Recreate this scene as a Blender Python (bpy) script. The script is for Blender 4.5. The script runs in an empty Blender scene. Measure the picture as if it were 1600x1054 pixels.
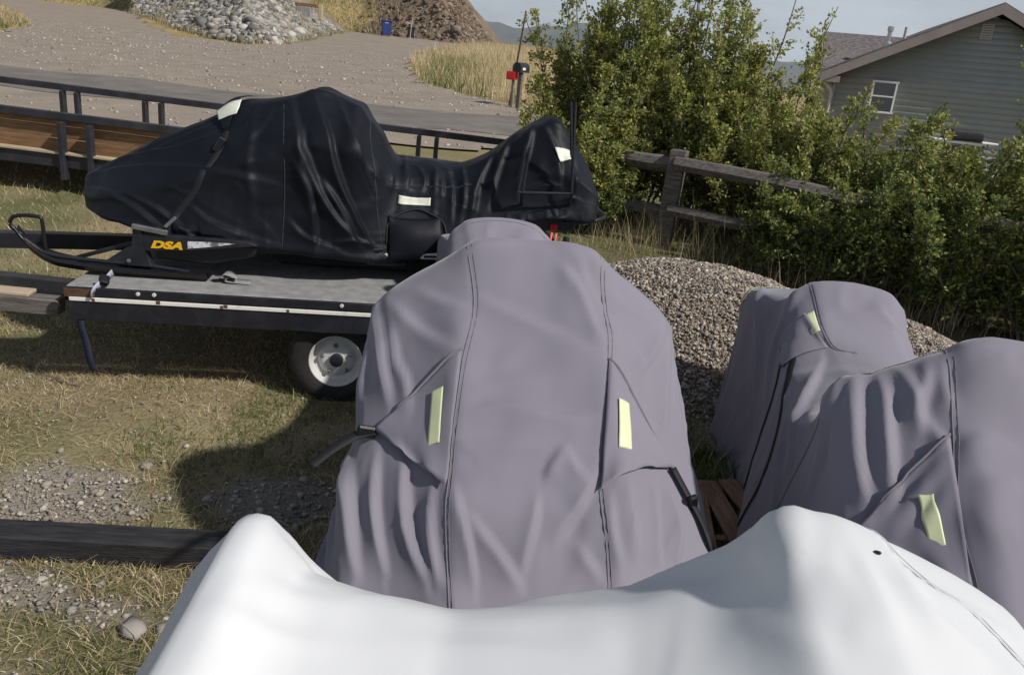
import bpy, bmesh, math, random
import numpy as np
from mathutils import Vector, Matrix

# ------------------------------------------------------------------ camera, sky, sun, exposure
scene = bpy.context.scene
COL = scene.collection
rad = math.radians
CAM_H, PITCH, ROLL = 1.9, rad(18.5), rad(5.5)
cd = bpy.data.cameras.new('camera'); cam = bpy.data.objects.new('camera', cd); COL.objects.link(cam)
cd.sensor_width = 36.0; cd.lens = 36.0 * 1256 / 1600; cd.clip_start = 0.05; cd.clip_end = 20000
cf = Vector((0, math.cos(PITCH), -math.sin(PITCH))); cr0 = Vector((1, 0, 0)); cu0 = cr0.cross(cf)
cr = cr0 * math.cos(ROLL) + cu0 * math.sin(ROLL); cu = -cr0 * math.sin(ROLL) + cu0 * math.cos(ROLL)
cam.matrix_world = Matrix(((cr.x, cu.x, -cf.x, 0), (cr.y, cu.y, -cf.y, 0), (cr.z, cu.z, -cf.z, CAM_H), (0, 0, 0, 1)))
scene.camera = cam

SUN_DIR = Vector((0.66, -0.34, 0.68)).normalized()       # towards the sun: right and a little behind the camera
sun_el = math.asin(SUN_DIR.z); sun_az = math.atan2(SUN_DIR.x, SUN_DIR.y)
world = bpy.data.worlds.new('World'); scene.world = world; world.use_nodes = True
nt = world.node_tree; nt.nodes.clear()
wo = nt.nodes.new('ShaderNodeOutputWorld'); bg = nt.nodes.new('ShaderNodeBackground')
sky = nt.nodes.new('ShaderNodeTexSky'); sky.sky_type = 'NISHITA'; sky.sun_disc = False
sky.sun_elevation = sun_el; sky.sun_rotation = sun_az; sky.air_density = 1.0; sky.dust_density = .5; sky.ozone_density = 1.2
tc = nt.nodes.new('ShaderNodeTexCoord'); mp = nt.nodes.new('ShaderNodeMapping'); mp.inputs['Scale'].default_value = (1.6, 1.6, 7.0)
nz = nt.nodes.new('ShaderNodeTexNoise'); nz.inputs['Scale'].default_value = 1.7; nz.inputs['Detail'].default_value = 7; nz.inputs['Roughness'].default_value = .55
cr_ = nt.nodes.new('ShaderNodeValToRGB'); cr_.color_ramp.elements[0].position = .08; cr_.color_ramp.elements[1].position = .52
mixc = nt.nodes.new('ShaderNodeMixRGB'); mixc.inputs[2].default_value = (15.5, 16.6, 18.2, 1)
mulc = nt.nodes.new('ShaderNodeMath'); mulc.operation = 'MULTIPLY'; mulc.inputs[1].default_value = .9
L = nt.links.new
L(tc.outputs['Generated'], mp.inputs['Vector']); L(mp.outputs[0], nz.inputs['Vector']); L(nz.outputs['Fac'], cr_.inputs['Fac'])
sx_ = nt.nodes.new('ShaderNodeSeparateXYZ'); mr = nt.nodes.new('ShaderNodeMapRange'); mr.inputs['From Min'].default_value = .02; mr.inputs['From Max'].default_value = .5; mr.inputs['To Min'].default_value = 1.0; mr.inputs['To Max'].default_value = .15; mm = nt.nodes.new('ShaderNodeMath'); mm.operation = 'MULTIPLY'
L(tc.outputs['Generated'], sx_.inputs[0]); L(sx_.outputs['Z'], mr.inputs['Value']); L(cr_.outputs['Color'], mm.inputs[0]); L(mr.outputs[0], mm.inputs[1]); L(mm.outputs[0], mulc.inputs[0]); L(mulc.outputs[0], mixc.inputs[0]); L(sky.outputs[0], mixc.inputs[1])
L(mixc.outputs[0], bg.inputs['Color']); bg.inputs['Strength'].default_value = 0.050; L(bg.outputs[0], wo.inputs['Surface'])
sl = bpy.data.lights.new('sun', 'SUN'); sl.energy = 5.0; sl.angle = rad(2.2); sl.color = (1.0, .95, .88)
so = bpy.data.objects.new('sun', sl); COL.objects.link(so); so.rotation_euler = (-SUN_DIR).to_track_quat('-Z', 'Y').to_euler()
vs = scene.view_settings; vs.view_transform = 'Standard'; vs.look = 'None'; vs.gamma = 1; vs.exposure = -0.08; vs.use_curve_mapping = False
scene.cycles.max_bounces = 6; scene.cycles.transparent_max_bounces = 6

# ------------------------------------------------------------------ helpers
def tag(o, label=None, cat=None, group=None, kind=None):
    if label: o['label'] = label
    if cat: o['category'] = cat
    if group: o['group'] = group
    if kind: o['kind'] = kind
    return o
def link(name, me, mat=None, parent=None):
    o = bpy.data.objects.new(name, me); COL.objects.link(o)
    if mat is not None and me is not None and len(me.materials) == 0: me.materials.append(mat)
    if parent is not None: o.parent = parent
    return o
def thing(name, label, cat, loc=(0, 0, 0), rot=(0, 0, 0), group=None):
    o = link(name, None); o.location = loc; o.rotation_euler = rot; o.empty_display_size = .2
    return tag(o, label, cat, group)
def npmesh(name, v, f, smooth=False, col=None):
    v = np.ascontiguousarray(v, np.float32).reshape(-1, 3); f = np.ascontiguousarray(f, np.int32)
    n, k = f.shape
    me = bpy.data.meshes.new(name); me.vertices.add(len(v)); me.vertices.foreach_set('co', v.ravel())
    me.loops.add(n * k); me.loops.foreach_set('vertex_index', f.ravel())
    me.polygons.add(n); me.polygons.foreach_set('loop_start', np.arange(0, n * k, k, dtype=np.int32))
    if smooth: me.polygons.foreach_set('use_smooth', np.ones(n, bool))
    if col is not None:
        a = me.attributes.new('col', 'FLOAT_COLOR', 'POINT')
        c = np.ones((len(v), 4), np.float32); c[:, :3] = col; a.data.foreach_set('color', c.ravel())
    me.update(calc_edges=True); return me
def gridfaces(nu, nv):
    i = np.arange(nu - 1)[:, None] * nv + np.arange(nv - 1)[None]; i = i.ravel()
    return np.stack([i, i + nv, i + nv + 1, i + 1], 1)
def bm_mesh(name, bm, smooth=False):
    me = bpy.data.meshes.new(name); bmesh.ops.recalc_face_normals(bm, faces=bm.faces); bm.to_mesh(me); bm.free()
    if smooth:
        for p in me.polygons: p.use_smooth = True
    return me
def box(name, mat, c, d, parent=None, rot=(0, 0, 0), bev=.004, seg=1, jit=0, seed=0):
    bm = bmesh.new(); bmesh.ops.create_cube(bm, size=1)
    for v in bm.verts: v.co = Vector((v.co.x * d[0], v.co.y * d[1], v.co.z * d[2]))
    if jit:
        r = random.Random(seed)
        for v in bm.verts: v.co += Vector((r.uniform(-jit, jit), r.uniform(-jit, jit), r.uniform(-jit, jit)))
    if bev: bmesh.ops.bevel(bm, geom=bm.edges[:], offset=min(bev, .4 * min(d)), segments=seg, affect='EDGES', profile=.6)
    o = link(name, bm_mesh(name, bm), mat, parent); o.location = c; o.rotation_euler = rot
    return o
def bar(name, mat, a, b, w, h, parent=None, bev=.004, up=(0, 0, 1)):
    a, b = Vector(a), Vector(b); d = b - a; x = d.normalized(); y = Vector(up).cross(x).normalized(); z = x.cross(y)
    o = box(name, mat, (a + b) / 2, (d.length, w, h), parent, bev=bev)
    o.rotation_euler = Matrix((x, y, z)).transposed().to_euler(); return o
def smooth_path(pts, n=8):
    P = np.array(pts, float); P = np.vstack([2 * P[0] - P[1], P, 2 * P[-1] - P[-2]]); out = []
    for i in range(1, len(P) - 2):
        t = np.linspace(0, 1, n, endpoint=False)[:, None]; a, b, c, d = P[i - 1], P[i], P[i + 1], P[i + 2]
        out.append(.5 * (2 * b + (c - a) * t + (2 * a - 5 * b + 4 * c - d) * t ** 2 + (3 * b - a - 3 * c + d) * t ** 3))
    out.append(P[-2][None]); return np.vstack(out)
def tube_geo(pts, r, seg=8):
    P = np.array(pts, float); n = len(P); r = np.broadcast_to(np.asarray(r, float), (n,))
    T = np.gradient(P, axis=0); T /= np.linalg.norm(T, axis=1, keepdims=True) + 1e-9
    ref = np.array([0, 0, 1.]) if abs(T[:, 2]).mean() < .8 else np.array([1., 0, 0])
    N = np.cross(T, ref); N /= np.linalg.norm(N, axis=1, keepdims=True) + 1e-9; B = np.cross(N, T)
    a = np.linspace(0, 2 * np.pi, seg, endpoint=False)
    v = P[:, None] + r[:, None, None] * (np.cos(a)[None, :, None] * N[:, None] + np.sin(a)[None, :, None] * B[:, None])
    i = np.arange(n - 1)[:, None] * seg; j = np.arange(seg)[None]; j2 = (j + 1) % seg
    f = np.stack([(i + j).ravel(), (i + j2).ravel(), (i + seg + j2).ravel(), (i + seg + j).ravel()], 1)
    return v.reshape(-1, 3), f
def tube(name, mat, pts, r, parent=None, seg=8, curve=0):
    if curve: pts = smooth_path(pts, curve)
    v, f = tube_geo(pts, r, seg); return link(name, npmesh(name, v, f, True), mat, parent)
def lathe(name, mat, prof, parent=None, seg=32, loc=(0, 0, 0), rot=(0, 0, 0)):
    """profile of (radius, height) revolved about the local z axis"""
    p = np.array(prof, float); a = np.linspace(0, 2 * np.pi, seg, endpoint=False)
    v = np.stack([p[:, None, 0] * np.cos(a), p[:, None, 0] * np.sin(a), np.broadcast_to(p[:, None, 1], (len(p), seg))], -1)
    i = np.arange(len(p) - 1)[:, None] * seg; j = np.arange(seg)[None]; j2 = (j + 1) % seg
    f = np.stack([(i + j).ravel(), (i + j2).ravel(), (i + seg + j2).ravel(), (i + seg + j).ravel()], 1)
    me = npmesh(name, v.reshape(-1, 3), f, True); o = link(name, me, mat, parent); o.location = loc; o.rotation_euler = rot
    md = o.modifiers.new('edge', 'EDGE_SPLIT'); md.split_angle = rad(40); return o
def prism(name, mat, poly, y0, y1, parent=None, bev=0):
    """x-z outline pushed from y0 to y1"""
    bm = bmesh.new(); a = [bm.verts.new((p[0], y0, p[1])) for p in poly]; b = [bm.verts.new((p[0], y1, p[1])) for p in poly]
    bm.faces.new(a); bm.faces.new(b[::-1]); n = len(poly)
    for i in range(n): bm.faces.new((a[i], b[i], b[(i + 1) % n], a[(i + 1) % n]))
    if bev: bmesh.ops.bevel(bm, geom=bm.edges[:], offset=bev, segments=1, affect='EDGES')
    return link(name, bm_mesh(name, bm), mat, parent)

# ------------------------------------------------------------------ materials
def M(name, col, rough=.7, col2=None, scale=6., lo=.35, hi=.65, bump=0., bscale=80., metal=0., spec=.4, sheen=0., attr=False, detail=5., trans=0., stretch=None, bdist=.01):
    m = bpy.data.materials.new(name); m.use_nodes = True; t = m.node_tree; b = t.nodes['Principled BSDF']; K = t.links.new
    b.inputs['Roughness'].default_value = rough; b.inputs['Metallic'].default_value = metal; b.inputs['Specular IOR Level'].default_value = spec
    if sheen: b.inputs['Sheen Weight'].default_value = sheen; b.inputs['Sheen Roughness'].default_value = .4
    co = t.nodes.new('ShaderNodeTexCoord'); src = co.outputs['Object']
    if stretch:
        mp = t.nodes.new('ShaderNodeMapping'); mp.inputs['Scale'].default_value = stretch; K(src, mp.inputs['Vector']); src = mp.outputs[0]
    if attr:
        a = t.nodes.new('ShaderNodeAttribute'); a.attribute_name = 'col'; K(a.outputs['Color'], b.inputs['Base Color'])
        if trans:
            tr = t.nodes.new('ShaderNodeBsdfTranslucent'); mx = t.nodes.new('ShaderNodeMixShader'); mx.inputs[0].default_value = trans
            K(a.outputs['Color'], tr.inputs['Color']); K(b.outputs[0], mx.inputs[1]); K(tr.outputs[0], mx.inputs[2])
            K(mx.outputs[0], t.nodes['Material Output'].inputs['Surface'])
    elif col2 is None: b.inputs['Base Color'].default_value = (*col, 1)
    else:
        n = t.nodes.new('ShaderNodeTexNoise'); n.inputs['Scale'].default_value = scale; n.inputs['Detail'].default_value = detail; n.inputs['Roughness'].default_value = .6
        r = t.nodes.new('ShaderNodeValToRGB'); e = r.color_ramp.elements; e[0].position = lo; e[1].position = hi
        e[0].color = (*col, 1); e[1].color = (*col2, 1); K(src, n.inputs['Vector']); K(n.outputs['Fac'], r.inputs['Fac']); K(r.outputs[0], b.inputs['Base Color'])
    if bump:
        n = t.nodes.new('ShaderNodeTexNoise'); n.inputs['Scale'].default_value = bscale; n.inputs['Detail'].default_value = 4
        bp = t.nodes.new('ShaderNodeBump'); bp.inputs['Strength'].default_value = bump; bp.inputs['Distance'].default_value = bdist
        K(src, n.inputs['Vector']); K(n.outputs['Fac'], bp.inputs['Height']); K(bp.outputs[0], b.inputs['Normal'])
    return m
def creased(m, scale, strength, dist):
    """add faint broken creases under the weave"""
    t = m.node_tree; K = t.links.new; co = [n for n in t.nodes if n.type == 'TEX_COORD'][0]; bp0 = [n for n in t.nodes if n.type == 'BUMP'][0]
    n = t.nodes.new('ShaderNodeTexNoise'); n.noise_type = 'RIDGED_MULTIFRACTAL'; n.normalize = True; n.inputs['Scale'].default_value = scale; n.inputs['Detail'].default_value = 3; n.inputs['Distortion'].default_value = .6
    b = t.nodes.new('ShaderNodeBump'); b.inputs['Strength'].default_value = strength; b.inputs['Distance'].default_value = dist; K(co.outputs['Object'], n.inputs['Vector']); K(n.outputs['Fac'], b.inputs['Height']); K(b.outputs[0], bp0.inputs['Normal']); return m
m_grey = M('grey_fabric', (.190, .178, .217), .78, (.216, .204, .244), 1.4, bump=.10, bscale=420, sheen=.25, spec=.25, bdist=.002)
m_black = M('black_fabric', (.0045, .0055, .0090), .55, (.008, .0095, .0150), 3, bump=.12, bscale=300, spec=.20, bdist=.002)
m_white = M('white_fabric', (.555, .567, .585), .6, (.60, .61, .625), 1.5, bump=.06, bscale=300, spec=.3, bdist=.002)
creased(m_grey, 3.4, 1.0, .028); creased(m_black, 4.2, 1.0, .026); creased(m_white, 2.4, .8, .022)
m_seam_g = M('grey_thread', (.17, .158, .185), .8); m_seam_k = M('black_thread', (.03, .03, .036), .8)
m_tape = M('reflective_tape', (.56, .60, .36), .45, (.64, .68, .43), 9, bump=.15, bscale=200, bdist=.001)
m_tape_w = M('pale_reflective_tape', (.66, .68, .58), .45, (.55, .57, .48), 20)
m_strap = M('black_webbing', (.009, .009, .012), .7, bump=.4, bscale=400, bdist=.002)
m_blackmetal = M('black_painted_steel', (.012, .013, .018), .42, (.03, .031, .037), 7, lo=.45, hi=.8, bump=.12, bscale=60)
m_railmetal = M('weathered_black_steel', (.020, .021, .028), .5, (.05, .05, .06), 4, lo=.4, hi=.8, bump=.15, bscale=40)
m_rubber = M('tyre_rubber', (.012, .012, .013), .75, (.022, .021, .02), 12, bump=.3, bscale=60)
m_rim = M('white_rim_paint', (.55, .55, .53), .45, (.42, .41, .38), 9, lo=.5, hi=.8)
m_steel = M('dull_steel', (.32, .32, .33), .4, (.2, .2, .2), 14, metal=.8)
m_carpet = M('grey_carpet', (.21, .21, .21), .95, (.29, .29, .285), 14, bump=.6, bscale=260, spec=.1, bdist=.004)
m_whitepaint = M('chipped_white_paint', (.72, .71, .66), .5, (.5, .48, .43), 20, lo=.55, hi=.8)
m_rust = M('rusty_steel', (.06, .03, .02), .85, (.11, .055, .035), 25, bump=.3, bscale=80)
m_plank = M('brown_plank', (.14, .075, .035), .75, (.25, .145, .075), 5, stretch=(1, 9, 9), bump=.2, bscale=30)
m_plank_l = M('pale_plank', (.34, .27, .18), .8, (.45, .37, .26), 6, stretch=(1, 9, 9), bump=.2, bscale=30)
m_greywood = M('weathered_grey_wood', (.085, .075, .068), .85, (.19, .17, .155), 5, stretch=(1, 12, 12), bump=.5, bscale=24, spec=.2, bdist=.015)
m_palletwood = M('pallet_wood', (.16, .095, .06), .85, (.28, .19, .13), 5, stretch=(9, 1, 9), bump=.4, bscale=30, spec=.2)
m_beam = M('black_painted_timber', (.012, .012, .014), .65, (.035, .034, .036), 7, stretch=(1, 8, 8), bump=.5, bscale=22)
m_yellow = M('yellow_decal', (.75, .42, .01), .4); m_decal_w = M('white_decal', (.62, .62, .66), .4, (.12, .12, .14), 26, lo=.42, hi=.55)
m_blackplastic = M('black_plastic', (.010, .010, .012), .38, bump=.08, bscale=90)
m_red = M('red_lens', (.45, .012, .02), .25); m_redstrap = M('red_strap', (.6, .12, .09), .6)
m_bluestrap = M('blue_webbing', (.012, .015, .04), .7); m_pale = M('pale_webbing', (.42, .43, .52), .6, (.3, .31, .4), 40)
m_stone = M('stone', (0, 0, 0), .85, attr=True, bump=.3, bscale=50, spec=.2)
m_blade = M('grass_blade', (0, 0, 0), .7, attr=True, trans=.35, spec=.15)
m_leaf = M('leaf', (0, 0, 0), .5, attr=True, trans=.46, spec=.35)
m_bark = M('bark', (.10, .08, .06), .85, (.19, .16, .12), 12, bump=.4, bscale=40)

# ------------------------------------------------------------------ terrain
YK = [-60, 4.5, 8, 10, 13, 15, 18, 22, 30, 40, 63, 90, 130, 200, 400]
ZL = [0, 0, .26, .38, .55, .66, .80, .92, 1.30, 1.80, 3.15, 4.15, 5.0, 6.0, 8]
ZR = [0, 0, .05, .10, .10, .10, .05, 0, 0, 0, .2, .5, 1, 1, 1]
def gz(x, y):
    x = np.asarray(x, float); y = np.asarray(y, float)
    a = np.interp(y, YK, ZL); b = np.interp(y, YK, ZR)
    for k in (.6, 1.2): a = (a + np.interp(y - k, YK, ZL) + np.interp(y + k, YK, ZL)) / 3
    t = np.clip((x - 1.5) / 6, 0, 1); t = t * t * (3 - 2 * t)
    return a * (1 - t) + b * t + .03 * np.sin(x * 1.3 + .7) * np.sin(y * 1.1) * np.clip((y - 2) / 4, 0, 1)
def vnoise(x, y, s=1., seed=0):
    """smooth value noise, about -1..1"""
    x = np.asarray(x) * s; y = np.asarray(y) * s; xi = np.floor(x).astype(int); yi = np.floor(y).astype(int); fx = x - xi; fy = y - yi
    fx = fx * fx * (3 - 2 * fx); fy = fy * fy * (3 - 2 * fy)
    def h(a, b):
        v = np.sin(a * 127.1 + b * 311.7 + seed * 74.7) * 43758.5453; return (v - np.floor(v)) * 2 - 1
    return (h(xi, yi) * (1 - fx) + h(xi + 1, yi) * fx) * (1 - fy) + (h(xi, yi + 1) * (1 - fx) + h(xi + 1, yi + 1) * fx) * fy
def fnoise(x, y, s=1., seed=0, o=4):
    return sum(vnoise(x, y, s * 2 ** k, seed + k) * .5 ** k for k in range(o)) / 1.6
def inpoly(x, y, P):
    c = np.zeros(np.shape(x), bool); n = len(P)
    for i in range(n):
        x1, y1 = P[i]; x2, y2 = P[(i + 1) % n]
        c ^= ((y1 > y) != (y2 > y)) & (x < (x2 - x1) * (y - y1) / (y2 - y1 + 1e-12) + x1)
    return c
def gridmesh(name, xs, ys, zf, mat, mask=None, colf=None, smooth=True, parent=None):
    X, Y = np.meshgrid(xs, ys, indexing='ij'); Z = zf(X, Y); f = gridfaces(len(xs), len(ys))
    if mask is not None:
        cx = (X[:-1, :-1] + X[1:, 1:]) / 2; cy = (Y[:-1, :-1] + Y[1:, 1:]) / 2; f = f[mask(cx, cy).ravel()]
    v = np.stack([X, Y, Z], -1).reshape(-1, 3); c = None if colf is None else colf(X, Y).reshape(-1, 3)
    if mask is not None:
        u, inv = np.unique(f, return_inverse=True); v = v[u]; f = inv.reshape(f.shape); c = None if c is None else c[u]
    return link(name, npmesh(name, v, f, smooth, c), mat, parent)

def bare(x, y):
    """0 where grass grows, 1 on the bare stony patches of the yard"""
    n = fnoise(x, y, 1.1, 5) * .72
    for cx, cy, rx, ry in ((-1.98, 2.92, .48, .34), (-.95, 3.08, .30, .30), (-1.9, 2.38, .45, .16), (-1.2, 2.3, .22, .12)):
        n = np.maximum(n, .95 - .8 * ((x - cx) / rx) ** 2 - .8 * ((y - cy) / ry) ** 2 + fnoise(x, y, 2.6, 9) * 1.1)
    return np.clip((n - .22) * 1.7, 0, 1)
def ground_col(X, Y):
    b = bare(X, Y)[..., None]; n = fnoise(X, Y, 1.3, 2)[..., None]; g = np.clip(fnoise(X, Y, .6, 7)[..., None] * 1.5 + .35, 0, 1)
    dry = np.array([.27, .215, .135]); green = np.array([.13, .13, .06]); soil = np.array([.235, .205, .17]); straw = np.array([.33, .25, .125])
    c = (dry * (1 - g) + green * g) * (1 + .3 * n); c = c * (1 - b) + soil * (1 + .25 * n) * b
    far = np.clip((Y - 11) / 5, 0, 1)[..., None]; fld = straw * (1 + .35 * n) * (1 - g * .5) + green * g * .5
    c = c * (1 - far) + fld * far
    dark_right = (np.clip((X - .6) / .5, 0, 1) * np.clip((9 - Y) / 3, 0, 1))[..., None]        # ground colour turns darker brown towards the right of the yard
    return np.clip(c * (1 - dark_right) + np.array([.07, .062, .04]) * (1 + .3 * n) * dark_right, .01, 1)
m_ground = M('yard_ground', (0, 0, 0), .95, attr=True, bump=.8, bscale=45, spec=.1, bdist=.02)
xs = np.unique(np.concatenate([np.arange(-5.5, 5.5, .06), np.arange(-14, 14, .5), np.arange(-60, 60, 2.), np.linspace(-4000, 4000, 41)]))
ys = np.unique(np.concatenate([np.arange(-1, 10, .06), np.arange(-4, 30, .4), np.arange(-60, 120, 2.), np.linspace(120, 400, 15), np.linspace(400, 8000, 12)]))
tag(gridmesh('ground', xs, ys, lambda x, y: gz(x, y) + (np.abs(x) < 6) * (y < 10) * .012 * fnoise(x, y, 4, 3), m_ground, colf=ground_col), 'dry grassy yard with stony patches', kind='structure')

# gravel turning area and drive running up towards the hill
DRIVE = [(-60, 12.2), (-12, 12.4), (-6, 12.3), (-1.5, 13.2), (3, 15), (8, 17), (8, 21.5), (0, 21.6), (-1.6, 23.6), (-3.2, 25.6), (-4.3, 29), (-5.0, 33), (-5.9, 38), (-6.2, 47), (-5.6, 55), (-5.5, 60), (-7, 64.5), (-13, 68.5), (-15.5, 69), (-14.2, 60), (-13.2, 48), (-12.6, 42), (-13.6, 38.8), (-17, 40), (-21, 46), (-26, 55), (-33, 70), (-45, 90), (-60, 90), (-40, 62), (-30, 46), (-24.5, 40), (-22.2, 36.5), (-20, 31.5), (-22, 27.5), (-60, 27.5)]
def jit(x, y): return x + .35 * fnoise(x, y, .8, 21), y + .35 * fnoise(x, y, .8, 31)
m_gravel = M('drive_gravel', (.215, .18, .148), .95, (.30, .255, .21), 1.3, lo=.25, hi=.75, bump=.4, bscale=22, detail=15, spec=.1, bdist=.02)
tag(gridmesh('gravel_drive', np.arange(-60, 8.3, .4), np.arange(12, 92, .3), lambda x, y: gz(x, y) + .035, m_gravel, mask=lambda x, y: inpoly(*jit(x, y), DRIVE)), kind='structure')
m_asphalt = M('worn_asphalt', (.135, .122, .112), .9, (.19, .17, .155), 1.6, bump=.3, bscale=40, detail=9, spec=.2)
def road_c(x): return np.interp(x, [-60, -13, -9, -4, 0, 6, 20, 60], [21, 17.6, 17.0, 16.35, 17.0, 18.2, 21, 30])
rx = np.arange(-60, 60, .5); rw = np.linspace(-1.75, 1.75, 9)
Xr, Wr = np.meshgrid(rx, rw, indexing='ij'); Yr = road_c(Xr) + Wr * (1 + .05 * fnoise(Xr, Wr, .8, 4))
tag(link('road', npmesh('road', np.stack([Xr, Yr, gz(Xr, Yr) + .055 - .012 * (Wr / 1.75) ** 2], -1), gridfaces(len(rx), len(rw)), True), m_asphalt), kind='structure')

# hill behind the drive and the mountains far off
def hill_h(x, y):
    df = y - (61.5 + np.clip(-5 - x, 0, 10) * .75 + np.clip(-15 - x, 0, 60) * .12); dr = (-5.2 - x) - (y - 60) * .02
    a = df * .62; b = dr * 1.02; h = np.minimum(a, b); h = np.where(h > 0, h, h * .25)
    return h + np.clip(h, 0, 3) * (.22 * fnoise(x, y, .25, 3) + .10 * fnoise(x, y, 1.1, 8))
def hill_col(X, Y):
    n = fnoise(X, Y, .5, 12)[..., None]; h = hill_h(X, Y)[..., None]
    dirt = np.array([.185, .138, .10]) * (1 + .45 * n); straw = np.array([.33, .255, .12]) * (1 + .2 * n); green = np.array([.12, .13, .05])
    g = np.clip((-12.3 - X[..., None] - .2 * h) * .5 + n * 1.0, 0, 1)
    k = np.clip(fnoise(X, Y, .35, 40)[..., None] * 2 - .1, 0, .7); return np.clip(dirt * (1 - g) + (straw * (1 - k) + green * k) * g, .01, 1)
m_hill = M('hill_soil', (0, 0, 0), .95, attr=True, bump=1., bscale=2.2, spec=.1, bdist=.4)
tag(gridmesh('hill', np.arange(-100, -2, .55), np.concatenate([np.arange(60, 100, .55), np.arange(100, 190, 2.)]), lambda x, y: gz(x, y) + hill_h(x, y), m_hill, colf=hill_col, mask=lambda x, y: hill_h(x, y) > -.25), kind='structure')
def mount_h(x, y):
    r = 262 + 60 * fnoise(x, 0 * x, 1 / 620, 5, 5) + np.interp(x, [-900, -230, 300, 900, 2500], [40, 0, 30, -40, -90])
    return np.clip(r * np.clip(1 - np.abs(y - 5200) / 1500, 0, 1) * (1 + .22 * fnoise(x, y, 1 / 260, 9, 5)), -20, 999)
m_mount = M('forested_mountain', (.045, .06, .05), .95, (.11, .10, .08), .004, detail=10)
tag(gridmesh('mountains', np.arange(-2600, 3600, 45.), np.arange(3650, 6600, 60.), mount_h, m_mount), kind='structure')

# ------------------------------------------------------------------ draped covers
def catmull(P, n, tpar):
    """resample rows of control points P (k, ..., 3) at parameters tpar (0..k-1) with a Catmull-Rom spline"""
    k = len(P); Q = np.concatenate([2 * P[:1] - P[1:2], P, 2 * P[-1:] - P[-2:-1]]); i = np.clip(np.floor(tpar).astype(int), 0, k - 2); t = tpar - i
    t = t.reshape((-1,) + (1,) * (P.ndim - 1)); a, b, c, d = Q[i], Q[i + 1], Q[i + 2], Q[i + 3]
    return .5 * (2 * b + (c - a) * t + (2 * a - 5 * b + 4 * c - d) * t ** 2 + (3 * b - a - 3 * c + d) * t ** 3)
def even(P, n):
    """n parameters that space a polyline of control points evenly"""
    t = np.linspace(0, len(P) - 1, 400); q = catmull(P, 400, t); s = np.concatenate([[0], np.cumsum(np.linalg.norm(np.diff(q.reshape(400, -1), axis=0), axis=1))])
    return np.interp(np.linspace(0, s[-1], n), s, t)
def loft(st, nu, nv, taut=.42):
    """stations [(Y, [(x,z)...])] -> grid (nu around, nv along)"""
    C = np.array([[(x, Y, z) for x, z in sec] for Y, sec in st], float)          # (stations, pts, 3)
    def mixed(P, n, k):                                                           # spline pulled towards the straight line: tauter corners
        t = even(P if P.ndim == 2 else P[:, P.shape[1] // 2], n); i = np.clip(np.floor(t).astype(int), 0, len(P) - 2); f = (t - i).reshape((-1,) + (1,) * (P.ndim - 1))
        return catmull(P, n, t) * (1 - k) + (P[i] * (1 - f) + P[i + 1] * f) * k
    C = mixed(C, nv, .35); return np.stack([mixed(c, nu, taut) for c in C], 1)      # (nu, nv, 3)
def normals(g):
    a = np.gradient(g, axis=0); b = np.gradient(g, axis=1); n = np.cross(a, b); return n / (np.linalg.norm(n, axis=-1, keepdims=True) + 1e-9)
def line_dist(g, pts, n=4):
    """distance of every grid point to a smoothed polyline, and where along it (0..1)"""
    if len(pts) == 1: return np.linalg.norm(g - np.array(pts[0]), axis=-1), np.full(g.shape[:2], .5)
    P = smooth_path(pts, n); d = np.full(g.shape[:2], 9.); tt = np.zeros(g.shape[:2]); m = len(P) - 1
    for q in range(m):
        e = P[q + 1] - P[q]; t = np.clip(((g - P[q]) @ e) / (e @ e + 1e-9), 0, 1); r_ = np.linalg.norm(g - P[q] - t[..., None] * e, axis=-1); k = r_ < d; d[k] = r_[k]; tt[k] = (q + t[k]) / m
    return d, tt
def fold_field(g, folds):
    """height of hand-placed fold ridges: crest lines with hollow flanks"""
    h = np.zeros(g.shape[:2])
    for pts, w, A in folds:
        d, tt = line_dist(g, pts); h += A * (1 + (d / w) ** 2) ** -1.5 * np.clip(np.sin(np.pi * (.04 + .92 * tt)), 0, 1) ** .6
    return h
def hollow(g, props, depth):
    """how far the machine lies below the fabric: nothing at the props (points or edges that carry it), depth elsewhere"""
    k = np.zeros(g.shape[:2])
    for r, pts in props:
        for sx in (1, -1): k = np.maximum(k, np.exp(-(line_dist(g, [(x * sx, y, z) for x, y, z in pts])[0] / r) ** 2))
    return depth * (1 - k)
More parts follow.
